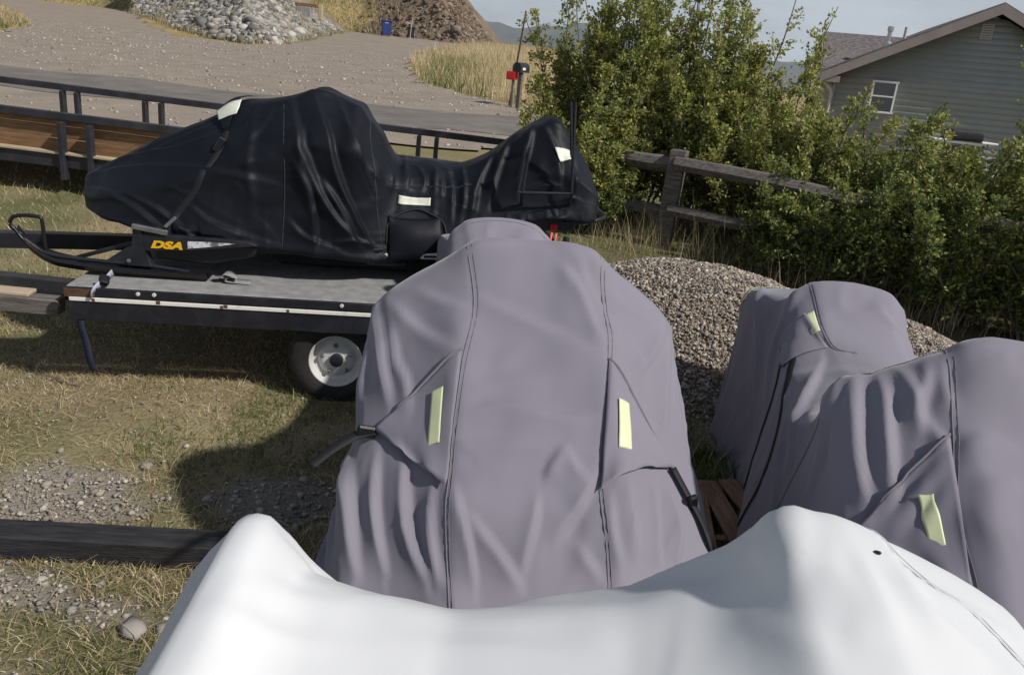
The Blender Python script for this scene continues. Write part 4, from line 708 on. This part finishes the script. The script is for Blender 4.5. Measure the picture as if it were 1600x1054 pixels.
# ------------------------------------------------------------------ hedge shrubs
def leaf_cols(n, tip):
    a = np.array([(.11, .16, .045), (.15, .20, .055), (.18, .23, .07), (.13, .165, .07)]); b = np.array([(.34, .37, .10), (.41, .42, .12), (.28, .33, .10), (.44, .40, .14)])
    k = RNG.random(n) < tip; return np.where(k[:, None], b[RNG.integers(0, 4, n)], a[RNG.integers(0, 4, n)]) * RNG.uniform(.75, 1.25, (n, 1))
def shrub(x0, y0, H, R, nst, label, leafs=.040, nb=58, nl=22, tipg=.35, group='hedge shrubs along the fence'):
    global RNG; RNG = np.random.default_rng(int(x0 * 100) + 5); root = thing('shrub', label, 'shrub', (x0, y0, float(gz(x0, y0))), group=group)
    SV, SF, off = [], [], 0; LP, LD, LT = [], [], []
    def add(P, r, seg=5):
        nonlocal off
        v, f = tube_geo(P, r, seg); SV.append(v); SF.append(f + off); off += len(v)
    for s in range(nst):
        a = RNG.uniform(0, 2 * np.pi); q = np.sqrt(RNG.random()); shoot = s % 5 == 0; hh = H * (RNG.uniform(1.0, 1.22) if shoot else RNG.uniform(.5, .97)) * (1 - .25 * q ** 2); e = np.array([np.cos(a) * R * q, np.sin(a) * R * q * .8, hh]) + RNG.normal(size=3) * np.array([.16, .16, 0]); b0 = np.array([np.cos(a), np.sin(a), 0]) * R * .35 * q
        w1 = RNG.normal(size=3) * .07; P = smooth_path([b0, b0 * .6 + e * .33 + w1 * (1, 1, .2), e * .7 + b0 * .2 - w1 * (1, 1, .2), e], 4); add(P, np.linspace(.016, .004, len(P)) * RNG.uniform(.7, 1.1), 5)
        for k in range(nb):
            if shoot and k > nb * .6: break
            t = RNG.uniform(.10, 1.0) ** .85; i = min(int(t * (len(P) - 1)), len(P) - 2); c = P[i] + (P[i + 1] - P[i]) * (t * (len(P) - 1) - i)
            az = RNG.uniform(0, 2 * np.pi); ln = RNG.uniform(.12, .42) * (1.2 - .85 * t) * (1 if t < .95 else .8); d = np.array([np.cos(az), np.sin(az), RNG.uniform(.1, 1.7)]); d /= np.linalg.norm(d); tip_ = c + d * ln + (0, 0, -.12 * ln)
            if k % 3 == 0: add(np.stack([c, (c + tip_) / 2 + (0, 0, .01), tip_]), np.array([.004, .003, .0015]), 4)
            m = int(nl * RNG.uniform(.6, 1.3)); tt = RNG.uniform(.15, 1.05, m)[:, None]; LP.append(c + (tip_ - c) * tt + RNG.normal(size=(m, 3)) * .018); LD.append(d + RNG.normal(size=(m, 3)) * .75); LT.append(np.full(m, np.clip(.15 + .9 * (t - .45) + .5 * q, 0, 1)))
    link('stems', npmesh('stems', np.vstack(SV), np.vstack(SF), True), m_bark, root)
    P = np.vstack(LP); D = np.vstack(LD); D /= np.linalg.norm(D, axis=1, keepdims=True); T = np.concatenate(LT); n = len(P); k = P[:, 2] > .05; P, D, T = P[k], D[k], T[k]; n = len(P)
    N = RNG.normal(size=(n, 3)) + (0, 0, .8); S = np.cross(D, N); S /= np.linalg.norm(S, axis=1, keepdims=True) + 1e-9; N = np.cross(S, D); ln = (leafs * RNG.uniform(.5, 1.35, n))[:, None]; wd = ln * .30
    v = np.stack([P, P + D * ln * .48 + S * wd + N * ln * .09, P + D * ln - N * ln * .08, P + D * ln * .48 - S * wd + N * ln * .09], 1); f = np.array([(0, 1, 2), (0, 2, 3)])
    f = (f[None] + (np.arange(n) * 4)[:, None, None]).reshape(-1, 3); link('foliage', npmesh('foliage', v.reshape(-1, 3), f, False, np.repeat(leaf_cols(n, T * tipg * 2), 4, 0)), m_leaf, root); return root
HEDGE = [(.72, 9.8, 2.3, .34, 20, 'narrow leftmost hedge shrub next to the mailbox'), (.55, 9.55, 2.55, .72, 30, 'tall loose shrub behind the tail of the black cover'), (1.15, 9.35, 2.95, .72, 34, 'tallest hedge shrub, rising behind the fence post'), (1.85, 9.1, 2.75, .72, 34, 'tall upright shrub just right of the fence post'), (2.4, 8.85, 2.3, .72, 32, 'yellow-green shrub before the sky gap left of the house'),
         (3.05, 8.55, 1.62, .72, 30, 'shrub under the low gable of the house'), (3.75, 8.15, 1.48, .72, 30, 'shrub below the house window'), (4.35, 7.75, 1.98, .72, 30, 'shrub in front of the siding wall, right of the window'), (4.9, 7.3, 2.1, .72, 28, 'shrub at the right edge of the picture under the gable'),
         (4.0, 7.5, 1.55, .6, 26, 'rounded shrub between the fence rails and the house wall'), (.78, 8.62, 1.6, .48, 26, 'low shrub left of the fence post, behind the black cover'), (2.6, 7.75, .95, .45, 20, 'low shrub pushing through the fence rails next to the post'), (3.15, 7.35, 1.15, .5, 26, 'low dark shrub against the rails behind the gravel pile'), (3.8, 6.95, 1.3, .55, 28, 'low dark shrub behind the hump of the right grey cover'), (4.4, 6.5, 1.3, .55, 28, 'low dark shrub at the right edge, hiding the fence rails')]
for a in HEDGE: shrub(*a, tipg=.5 if a[2] > 1.5 else .25)

# ------------------------------------------------------------------ house beyond the hedge
m_siding = M('grey_green_siding', (.25, .275, .27), .75, (.28, .305, .30), 1.5, bump=.15, bscale=30)
m_shingle = M('asphalt_shingles', (.08, .072, .076), .95, (.17, .155, .155), 9, bump=.6, bscale=14, detail=8, stretch=(1, 1, 2))
m_trim = M('taupe_trim', (.24, .205, .19), .7, (.28, .245, .225), 3); m_soffit = M('pale_soffit', (.42, .40, .37), .7); m_winframe = M('white_vinyl', (.70, .70, .70), .4)
m_glass = M('dark_window_glass', (.012, .014, .017), .06, spec=.8); m_galv = M('galvanised_pipe', (.45, .45, .46), .4, metal=.7); m_gutter = M('pale_gutter', (.45, .43, .40), .5)
HS = thing('house', 'grey-green house with dark shingled gable roof beyond the hedge', 'house', (12.35, 24.0, -.1), (0, 0, rad(-14)))
AP, EV, HWD = 4.72, 2.86, 3.75            # apex and eave height above the yard, half width of the gable
def gab(x): return AP - .16 - (AP - EV) / HWD * np.abs(x)
# lap siding: every course is a board of its own, clipped by the gable
z0, k = .0, 0
while z0 < AP - .35:
    z1 = min(z0 + .165, AP - .3); xa = min(HWD, (AP - .16 - z1) / ((AP - EV) / HWD)); xb = min(HWD, (AP - .16 - z0) / ((AP - EV) / HWD)); 
    if xa < .1: break
    v = [(-xb, -.0065, z0), (xb, -.0065, z0), (xa, -.004, z1 + .012), (-xa, -.004, z1 + .012), (-xb, .0, z0), (xb, .0, z0), (xa, .0, z1 + .012), (-xa, .0, z1 + .012)]
    f = [(0, 1, 2, 3), (5, 4, 7, 6), (4, 5, 1, 0), (3, 2, 6, 7), (4, 0, 3, 7), (1, 5, 6, 2)]; link('siding_board', npmesh('siding_board', np.array(v), np.array(f)), m_siding, HS); z0 += .165
prism('wall', m_siding, [(-HWD + .02, 0), (HWD - .02, 0), (HWD - .02, EV - .2), (0, AP - .22), (-HWD + .02, EV - .2)], .004, 9.0, HS)
OV = .5
def slope(sx, name='roof'):
    a = np.array([0, AP]); b = np.array([sx * (HWD + OV), AP - (AP - EV) / HWD * (HWD + OV)]); n = np.array([sx * (AP - EV), HWD]); n = n / np.linalg.norm(n) * .10
    return prism(name, m_shingle, [tuple(a), tuple(b), tuple(b + n), tuple(a + n * [0, 1.12])], -OV, 9.4, HS)
R1 = slope(-1); R2 = slope(1)
for sx in (-1, 1):
    b = np.array([sx * (HWD + OV), AP - (AP - EV) / HWD * (HWD + OV)]); prism('fascia', m_trim, [(0, AP - .20), tuple(b + [0, -.20]), tuple(b + [0, .06]), (0, AP + .07)], -OV - .03, -OV - .002, HS)
    prism('soffit', m_trim, [(0, AP - .05), tuple(b + [0, -.05]), tuple(b + [0, -.02]), (0, AP - .02)], -OV, .0, HS)
bx_, bz_ = -(HWD + OV), AP - (AP - EV) / HWD * (HWD + OV)
box('eave_box', m_trim, (bx_ + .28, -OV / 2, bz_ - .10), (.52, OV, .17), HS, bev=.004); bar('gutter', m_gutter, (bx_ - .05, -OV, bz_ - .02), (bx_ - .05, 9.3, bz_ - .02), .12, .12, HS)
tube('downspout', m_gutter, [(bx_ - .03, -.35, bz_ - .08), (bx_ + .1, -.3, bz_ - .16), (bx_ + .36, -.1, bz_ - .36), (bx_ + .42, -.06, bz_ - .5), (bx_ + .42, -.06, .1)], .045, HS, 8)
# cross gable on the left side
GX0, GX1, GY0, GYR, GY1, GE, GR = -HWD - .4, -1.6, .75, 3.0, 5.25, 2.75, 3.88
for (ya, yb) in ((GY0, GYR), (GY1, GYR)):
    v = np.array([(GX0, ya, GE), (GX1, ya, GE), (GX1 + 1.2, yb, GR), (GX0, yb, GR)]); v = np.vstack([v, v + (0, 0, .11)]); link('roof', npmesh('roof', v, np.array([(0, 1, 2, 3), (4, 5, 6, 7), (0, 1, 5, 4), (3, 2, 6, 7), (0, 3, 7, 4), (1, 2, 6, 5)])), m_shingle, HS)
    bar('fascia', m_trim, (GX0 - .02, ya, GE - .02), (GX0 - .02, yb, GR - .02), .04, .2, HS)
bar('gutter', m_gutter, (GX0, GY0 - .04, GE + .0), (-HWD - .4, GY0 - .04, GE + .0), .11, .11, HS)
prism('wall', m_siding, [(GX0 + .55, 0), (-HWD, 0), (-HWD, GE), (GX0 + .55, GE)], GY0 + .5, GY1 - .5, HS); v = np.array([(GX0 + .55, GY0 + .5, GE - .1), (GX0 + .55, GY1 - .5, GE - .1), (GX0 + .55, GYR, GR - .25)]); link('gable_panel', npmesh('gable_panel', v, np.array([(0, 1, 2)])), m_siding, HS)
prism('soffit', m_soffit, [(GX0, GE - .05), (-HWD, GE - .05), (-HWD, GE - .02), (GX0, GE - .02)], GY0, GY0 + .5, HS)
tube('downspout', m_gutter, [(GX0 + .15, GY0 + .05, GE - .05), (GX0 + .3, GY0 + .3, GE - .3), (GX0 + .5, GY0 + .46, GE - .45), (GX0 + .52, GY0 + .46, .1)], .04, HS, 8)
wx, wz, ww, wh = -2.42, 2.15, .62, .84
wn = thing_part('window', HS); win = box('window', m_glass, (wx, -.02, wz), (ww, .03, wh), HS, bev=0)
for a, b, w_, h_ in (((-ww / 2, 0), (ww / 2, 0), 0, 0),): pass
for cx, cz, dx, dz in ((0, wh / 2, ww + .10, .055), (0, -wh / 2, ww + .10, .055), (-ww / 2, 0, .05, wh), (ww / 2, 0, .05, wh), (0, .02, ww, .04)): box('frame', m_winframe, (cx, -.03, cz), (dx, .05, dz), win, bev=.004)
vt = box('gable_vent', m_soffit, (-.15, -.03, AP - .62), (.30, .03, .40), HS, bev=.004)
for k in range(6): box('louvre', m_trim, (0, -.02, -.16 + k * .062), (.24, .02, .022), vt, (rad(30), 0, 0), .002)
rz = lambda x: AP + (AP - EV) / HWD * x
p1 = lathe('vent_pipe', m_galv, [(.13, -.35), (.13, .0), (.06, .06), (.06, .34), (.085, .345), (.085, .47), (.0, .48)], HS, 16, (-2.45, 1.1, rz(-2.45) + .16)); p2 = lathe('vent_pipe', m_gutter, [(.045, -.3), (.045, .30), (.03, .30)], HS, 12, (-2.0, 1.3, rz(-2.0) + .14))
CAR = thing('grill', 'dark covered grill with pale lid edge by the house wall, mostly behind shrubs', 'grill', (9.3, 18.2, float(gz(9.3, 18.2))))
box('lid', m_blackmetal, (0, 0, 1.34), (.75, .5, .22), CAR, bev=.08, seg=3); box('shelf', m_winframe, (.52, 0, 1.22), (.36, .45, .04), CAR, bev=.01); box('cabinet', m_blackmetal, (0, 0, .62), (.7, .45, 1.05), CAR, bev=.02); box('shelf', m_winframe, (-.52, 0, 1.22), (.36, .45, .04), CAR, bev=.01)
for sx in (-.3, .3): lathe('caster', m_rubber, [(0, -.02), (.05, -.02), (.05, .02), (0, .02)], CAR, 14, (sx, -.15, .05), (0, rad(90), 0))

# ------------------------------------------------------------------ rock bank, bins, mailbox and the dry field
BASE = np.array([(-29, 60), (-25.2, 55.5), (-20, 46.5), (-16, 41.2), (-13.6, 39.6), (-12.7, 41), (-12.9, 46), (-13.6, 52), (-14.4, 60), (-16, 76)])
def bank_h(x, y):
    """bank rising behind its foot line"""
    P = [tuple(b) for b in BASE] + [(-40, 90)]; d = np.full(np.shape(x), 99.)
    for i in range(len(BASE) - 1):
        e = BASE[i + 1] - BASE[i]; t = np.clip(((x - BASE[i, 0]) * e[0] + (y - BASE[i, 1]) * e[1]) / (e @ e), 0, 1); d = np.minimum(d, np.hypot(x - BASE[i, 0] - t * e[0], y - BASE[i, 1] - t * e[1]))
    d = np.where(inpoly(x, y, P), d, -d); return np.where(d > 0, np.minimum(d * .55, 4.2 + .05 * d), d * .3)
m_bank = M('bank_soil', (.16, .135, .10), .95, (.26, .22, .15), 1.2, bump=1, bscale=4, bdist=.2)
BK = gridmesh('rock_bank', np.arange(-34, -11, .4), np.arange(38.5, 72, .4), lambda x, y: gz(x, y) + bank_h(x, y) - .05, m_bank, mask=lambda x, y: bank_h(x, y) > -.1); tag(BK, kind='structure')
x = RNG.uniform(-30, -12.3, 26000); y = RNG.uniform(39, 64, 26000); bh = bank_h(x, y); k = (bh > .03) & (bh < 4.6) & (fnoise(x, y, .5, 90) > -.62) & (RNG.random(26000) < .75); x, y, bh = x[k], y[k], bh[k]; dist = np.hypot(x, y); o_ = np.argsort(dist); big = o_[RNG.random(len(o_)) < .16][:300]; rest = np.setdiff1d(o_, big)
tag(link('riprap', stones_mesh('riprap', np.stack([x, y, gz(x, y) + bh + .02], -1)[rest], RNG.gamma(3, .04, len(rest)) + .05, 'rip', ICO_V, ICO_F, .7), m_stone, BK), kind='stuff')
rp = []
for k in range(8):
    v = ICO_V * RNG.uniform(.7, 1.15, (12, 1)) * np.array([1, RNG.uniform(.7, .95), RNG.uniform(.5, .75)]); rp.append(npmesh('rock', v, ICO_F, False, np.repeat(stone_cols(1, 'rip'), 12, 0))); rp[-1].materials.append(m_stone)
for q, i in enumerate(big):
    s = float(RNG.gamma(5, .026) + .07); o = link('rock', rp[q % 8], None, BK); o.location = (x[i], y[i], float(gz(x[i], y[i]) + bh[i]) + s * .35); o.scale = (s, s, s); o.rotation_euler = tuple(RNG.uniform(-.5, .5, 2)) + (float(RNG.uniform(0, 6.3)),)
xg = RNG.uniform(-30, -12.5, 30000); yg = RNG.uniform(38.6, 64, 30000); hg = bank_h(xg, yg); kg = (hg > -.12) & ((fnoise(xg, yg, .45, 99) > .22) | (hg < .12)); xg, yg, hg = xg[kg], yg[kg], hg[kg]; n = len(xg)
tag(link('bank_grass', blades('bank_grass', np.stack([xg, yg, gz(xg, yg) + hg], -1), RNG.gamma(5, .045, n) + .12, RNG.uniform(.01, .02, n), RNG.uniform(.1, .8, n), grass_cols(n, .35), 9), m_blade), 'dry grass growing between the rocks of the bank', 'grass', kind='stuff')
UB = thing('culvert_box', 'small concrete culvert box with wooden frame at the top of the rock bank', 'culvert', (-15.77, 57.00, 3.92))
box('concrete', M('concrete', (.30, .30, .29), .9, (.22, .22, .21), 6), (0, 0, .15), (.9, .5, .7), UB, bev=.02); box('beam', m_plank, (.1, .1, .62), (1.5, .3, .22), UB, bev=.02); box('beam', m_plank_l, (1.0, .2, .2), (.25, .3, .9), UB, bev=.02)

def bin_(x, y, H, w, body, lidm, label, ang):
    b = thing('wheelie_bin', label, 'bin', (x, y, float(gz(x, y)) + .04), (0, 0, ang), 'bins by the drive')
    bm = bmesh.new(); q = []
    for zz, s in ((.06, .80), (.9 * H, 1.0)): q.append([bm.verts.new((sx * w / 2 * s, sy * w * .55 * s, zz)) for sx, sy in ((-1, -1), (1, -1), (1, 1), (-1, 1))])
    bm.faces.new(q[0][::-1]); bm.faces.new(q[1])
    for i in range(4): bm.faces.new((q[0][i], q[0][(i + 1) % 4], q[1][(i + 1) % 4], q[1][i]))
    bmesh.ops.bevel(bm, geom=bm.edges[:], offset=.03, segments=2, affect='EDGES'); link('body', bm_mesh('body', bm, False), body, b)
    box('lid', lidm, (0, -.02, H * .945), (w * 1.10, w * 1.2, .09 * H), b, (rad(3), 0, 0), .03, 2); bar('handle', lidm, (-w * .4, w * .68, H * .9), (w * .4, w * .68, H * .9), .03, .03, b); box('rim', body, (0, 0, H * .87), (w * 1.06, w * 1.16, .04), b, bev=.01)
    for sx in (-1, 1): lathe('wheel', m_rubber, [(0, -.03), (.12, -.03), (.12, .03), (0, .03)], b, 18, (sx * w * .44, w * .50, .12), (0, rad(90), 0))
    return b
m_blue = M('blue_plastic', (.025, .045, .19), .45); m_bluel = M('blue_lid', (.02, .035, .15), .45); m_dk = M('charcoal_plastic', (.02, .02, .025), .5)
bb = bin_(-11.75, 65.0, 1.15, .72, m_blue, m_bluel, 'blue plastic wheelie bin standing at the far end of the drive', .3); box('label_panel', M('pale_print', (.25, .32, .45), .6), (-.02, -.40, .93), (.28, .012, .07), bb, bev=0)
bin_(-9.75, 64.2, .80, .52, m_dk, m_dk, 'small charcoal wheelie bin beyond the blue bin', .2)

MB = thing('mailbox', 'dark mailbox on a wooden post with a red flag, at the field edge', 'mailbox', (-.42, 21.2, float(gz(-.42, 21.2))), (0, rad(1), rad(-25)))
box('post', m_greywood, (0, 0, .42), (.10, .10, .95), MB, bev=.008)
bm = bmesh.new(); ring = []
for yy in (-.27, .24):
    ring.append([bm.verts.new((px_i, yy, pz_i + .90)) for px_i, pz_i in [(-.11, 0), (.11, 0), (.11, .13)] + [(.11 * math.cos(a), .13 + .10 * math.sin(a)) for a in np.linspace(.4, 2.74, 7)] + [(-.11, .13)]])
n = len(ring[0]); bm.faces.new(ring[0]); bm.faces.new(ring[1][::-1])
for i in range(n): bm.faces.new((ring[0][i], ring[1][i], ring[1][(i + 1) % n], ring[0][(i + 1) % n]))
link('box', bm_mesh('box', bm), m_dk, MB); box('number_plate', m_winframe, (.113, -.08, .985), (.006, .16, .06), MB, bev=0); box('flag', m_red, (-.125, .02, .98), (.012, .12, .06), MB, bev=.002)
NB = thing('newspaper_box', 'red newspaper box on the mailbox post side', 'box', (-.62, 21.1, float(gz(-.62, 21.1))), (0, 0, rad(-14)))
box('tube', m_red, (0, 0, .80), (.22, .34, .20), NB, bev=.02, seg=2); box('stake', m_greywood, (.02, .05, .36), (.05, .05, .72), NB, bev=.004)
PO = tube('marker_pole', m_rust, [(-.66, 21.6, float(gz(-.66, 21.6)) - .1), (-.55, 21.6, 1.9), (-.43, 21.6, 3.25)], [.028, .025, .02], None, 8); tag(PO, 'thin dark leaning pole beside the mailbox', 'pole')
PO.location = (0, 0, 0)
s_ = tube('marker_stake', m_whitepaint, [(-9.55, 62.6, 3.0), (-9.53, 62.6, 3.5), (-9.42, 62.6, 4.6)], [.02, .02, .015], None, 6); tag(s_, 'slim pale marker stake at the edge of the drive below the hill', 'stake')

x = RNG.uniform(-30, 2, 9000); y = RNG.uniform(12.5, 42, 9000); k = inpoly(x, y, DRIVE) & (np.abs(y - road_c(x)) > 1.7); x, y = x[k], y[k]
tag(link('drive_stones', stones_mesh('drive_stones', np.stack([x, y, gz(x, y) + .04], -1), RNG.gamma(2, .012, len(x)) + .012, 'yard'), m_stone), 'loose stones strewn over the gravel drive', 'gravel', kind='stuff')
# dry field right of the drive and the grassy mound at the far left
FIELD = [(.2, 21.7), (-1.5, 23.8), (-3.0, 25.8), (-4.1, 29), (-4.8, 33), (-5.7, 38), (-6.0, 47), (-5.4, 55), (-5.0, 60), (2, 60), (9, 40), (9, 22)]
x, y = scatter(90000, -6.2, 9, 21.5, 60, lambda x, y: inpoly(x, y, FIELD) * np.clip(30 / y - .2, .1, 1)); n = len(x); gg = np.clip(.9 - np.abs(x - (-2.6 - (y - 24) * .085)) * .42 + fnoise(x, y, .5, 91) * .6, 0, .9) * (y < 45)
gg = np.where(x > -1.2, gg * .3, gg); cl = grass_cols(n, gg * .7); cl = np.where((cl[:, :1] > cl[:, 1:2]), cl * 1.15, cl)
tag(link('field_grass', blades('field_grass', np.stack([x, y, gz(x, y)], -1), (RNG.gamma(5, .05, n) + .08) * np.where(gg > .4, .8, 1.25), RNG.uniform(.006, .014, n), RNG.uniform(.05, .6, n), cl, 5), m_blade), 'tall dry straw-coloured grass in the field right of the drive', 'grass', kind='stuff')
MND = [(-20.3, 31.6), (-22.0, 36.2), (-24.0, 40), (-30, 47), (-46, 66), (-70, 66), (-70, 27.8), (-22, 27.8)]
def mnd_h(x, y):
    d = np.full(np.shape(x), 99.); Q = np.array(MND + MND[:1])
    for i in range(len(MND)):
        e = Q[i + 1] - Q[i]; t = np.clip(((x - Q[i, 0]) * e[0] + (y - Q[i, 1]) * e[1]) / (e @ e), 0, 1); d = np.minimum(d, np.hypot(x - Q[i, 0] - t * e[0], y - Q[i, 1] - t * e[1]))
    return np.where(inpoly(x, y, MND), np.minimum(d * .5, 1.7), -d * .3)
m_md = M('mound_soil', (.26, .19, .09), .95, (.36, .28, .14), 2)
MO = gridmesh('grass_mound', np.arange(-60, -19, .5), np.arange(27, 66, .5), lambda x, y: gz(x, y) + mnd_h(x, y), m_md, mask=lambda x, y: mnd_h(x, y) > -.1); tag(MO, kind='structure')
x, y = scatter(60000, -32, -19.5, 27.5, 46, lambda x, y: inpoly(x, y, MND) * .8); n = len(x); gg = np.clip(fnoise(x, y, .6, 95) * .8 + .1 + (x > -23) * .25, 0, .8)
tag(link('mound_grass', blades('mound_grass', np.stack([x, y, gz(x, y) + mnd_h(x, y)], -1), RNG.gamma(5, .028, n) + .05, RNG.uniform(.008, .016, n), RNG.uniform(.1, .8, n), grass_cols(n, gg), 6), m_blade), 'dry yellow grass on the mound at the far left', 'grass', kind='stuff')
x = RNG.uniform(-45, -5, 60000); y = RNG.uniform(61, 110, 60000); hh = hill_h(x, y); k = (hh > .1) & (RNG.random(60000) < np.clip((-9 - x - .2 * hh) * .3 + fnoise(x, y, .3, 97), 0, 1)); x, y, hh = x[k], y[k], hh[k]; n = len(x)
tag(link('hill_grass', blades('hill_grass', np.stack([x, y, gz(x, y) + hh], -1), RNG.gamma(5, .05, n) + .1, RNG.uniform(.012, .03, n), RNG.uniform(.1, .8, n), grass_cols(n, np.clip(fnoise(x, y, .35, 98) + .1, 0, .7)), 7), m_blade), 'yellow grass on the lower slope of the hill', 'grass', kind='stuff')
x = RNG.uniform(-40, -4, 16000); y = RNG.uniform(61, 120, 16000); hh = hill_h(x, y); k = (hh > .1) & (RNG.random(16000) < .8 * np.clip(1 + (x + 9) * .16 + hh * .06, 0, 1)); x, y, hh = x[k], y[k], hh[k]; n = len(x)
me = stones_mesh('hill_rocks', np.stack([x, y, gz(x, y) + hh + .03], -1), RNG.gamma(2.5, .06, n) + .06, 'rip', OCT_V, OCT_F, .8); c = np.empty(len(me.vertices) * 4, np.float32); me.attributes['col'].data.foreach_get('color', c); c = c.reshape(-1, 4); c[:, :3] *= (.62, .50, .42); me.attributes['col'].data.foreach_set('color', c.ravel())
tag(link('hill_rocks', me, m_stone), 'brown rubble strewn over the bare hillside', 'rocks', kind='stuff')

# ------------------------------------------------------------------ the air that turns the far mountains blue
HZ = box('haze', None, (0, 0, 0), (9000, 7600, 620), None, bev=0); HZ.location = (300, 3500, 270); tag(HZ, 'thin blue haze in the air before the far mountains', 'haze', kind='stuff')
mh = bpy.data.materials.new('haze'); mh.use_nodes = True; t_ = mh.node_tree; t_.nodes.clear(); ho = t_.nodes.new('ShaderNodeOutputMaterial'); pv = t_.nodes.new('ShaderNodeVolumePrincipled')
pv.inputs['Color'].default_value = (.80, .89, 1, 1); pv.inputs['Density'].default_value = .00009; pv.inputs['Anisotropy'].default_value = .2; t_.links.new(pv.outputs[0], ho.inputs['Volume']); HZ.data.materials.append(mh)
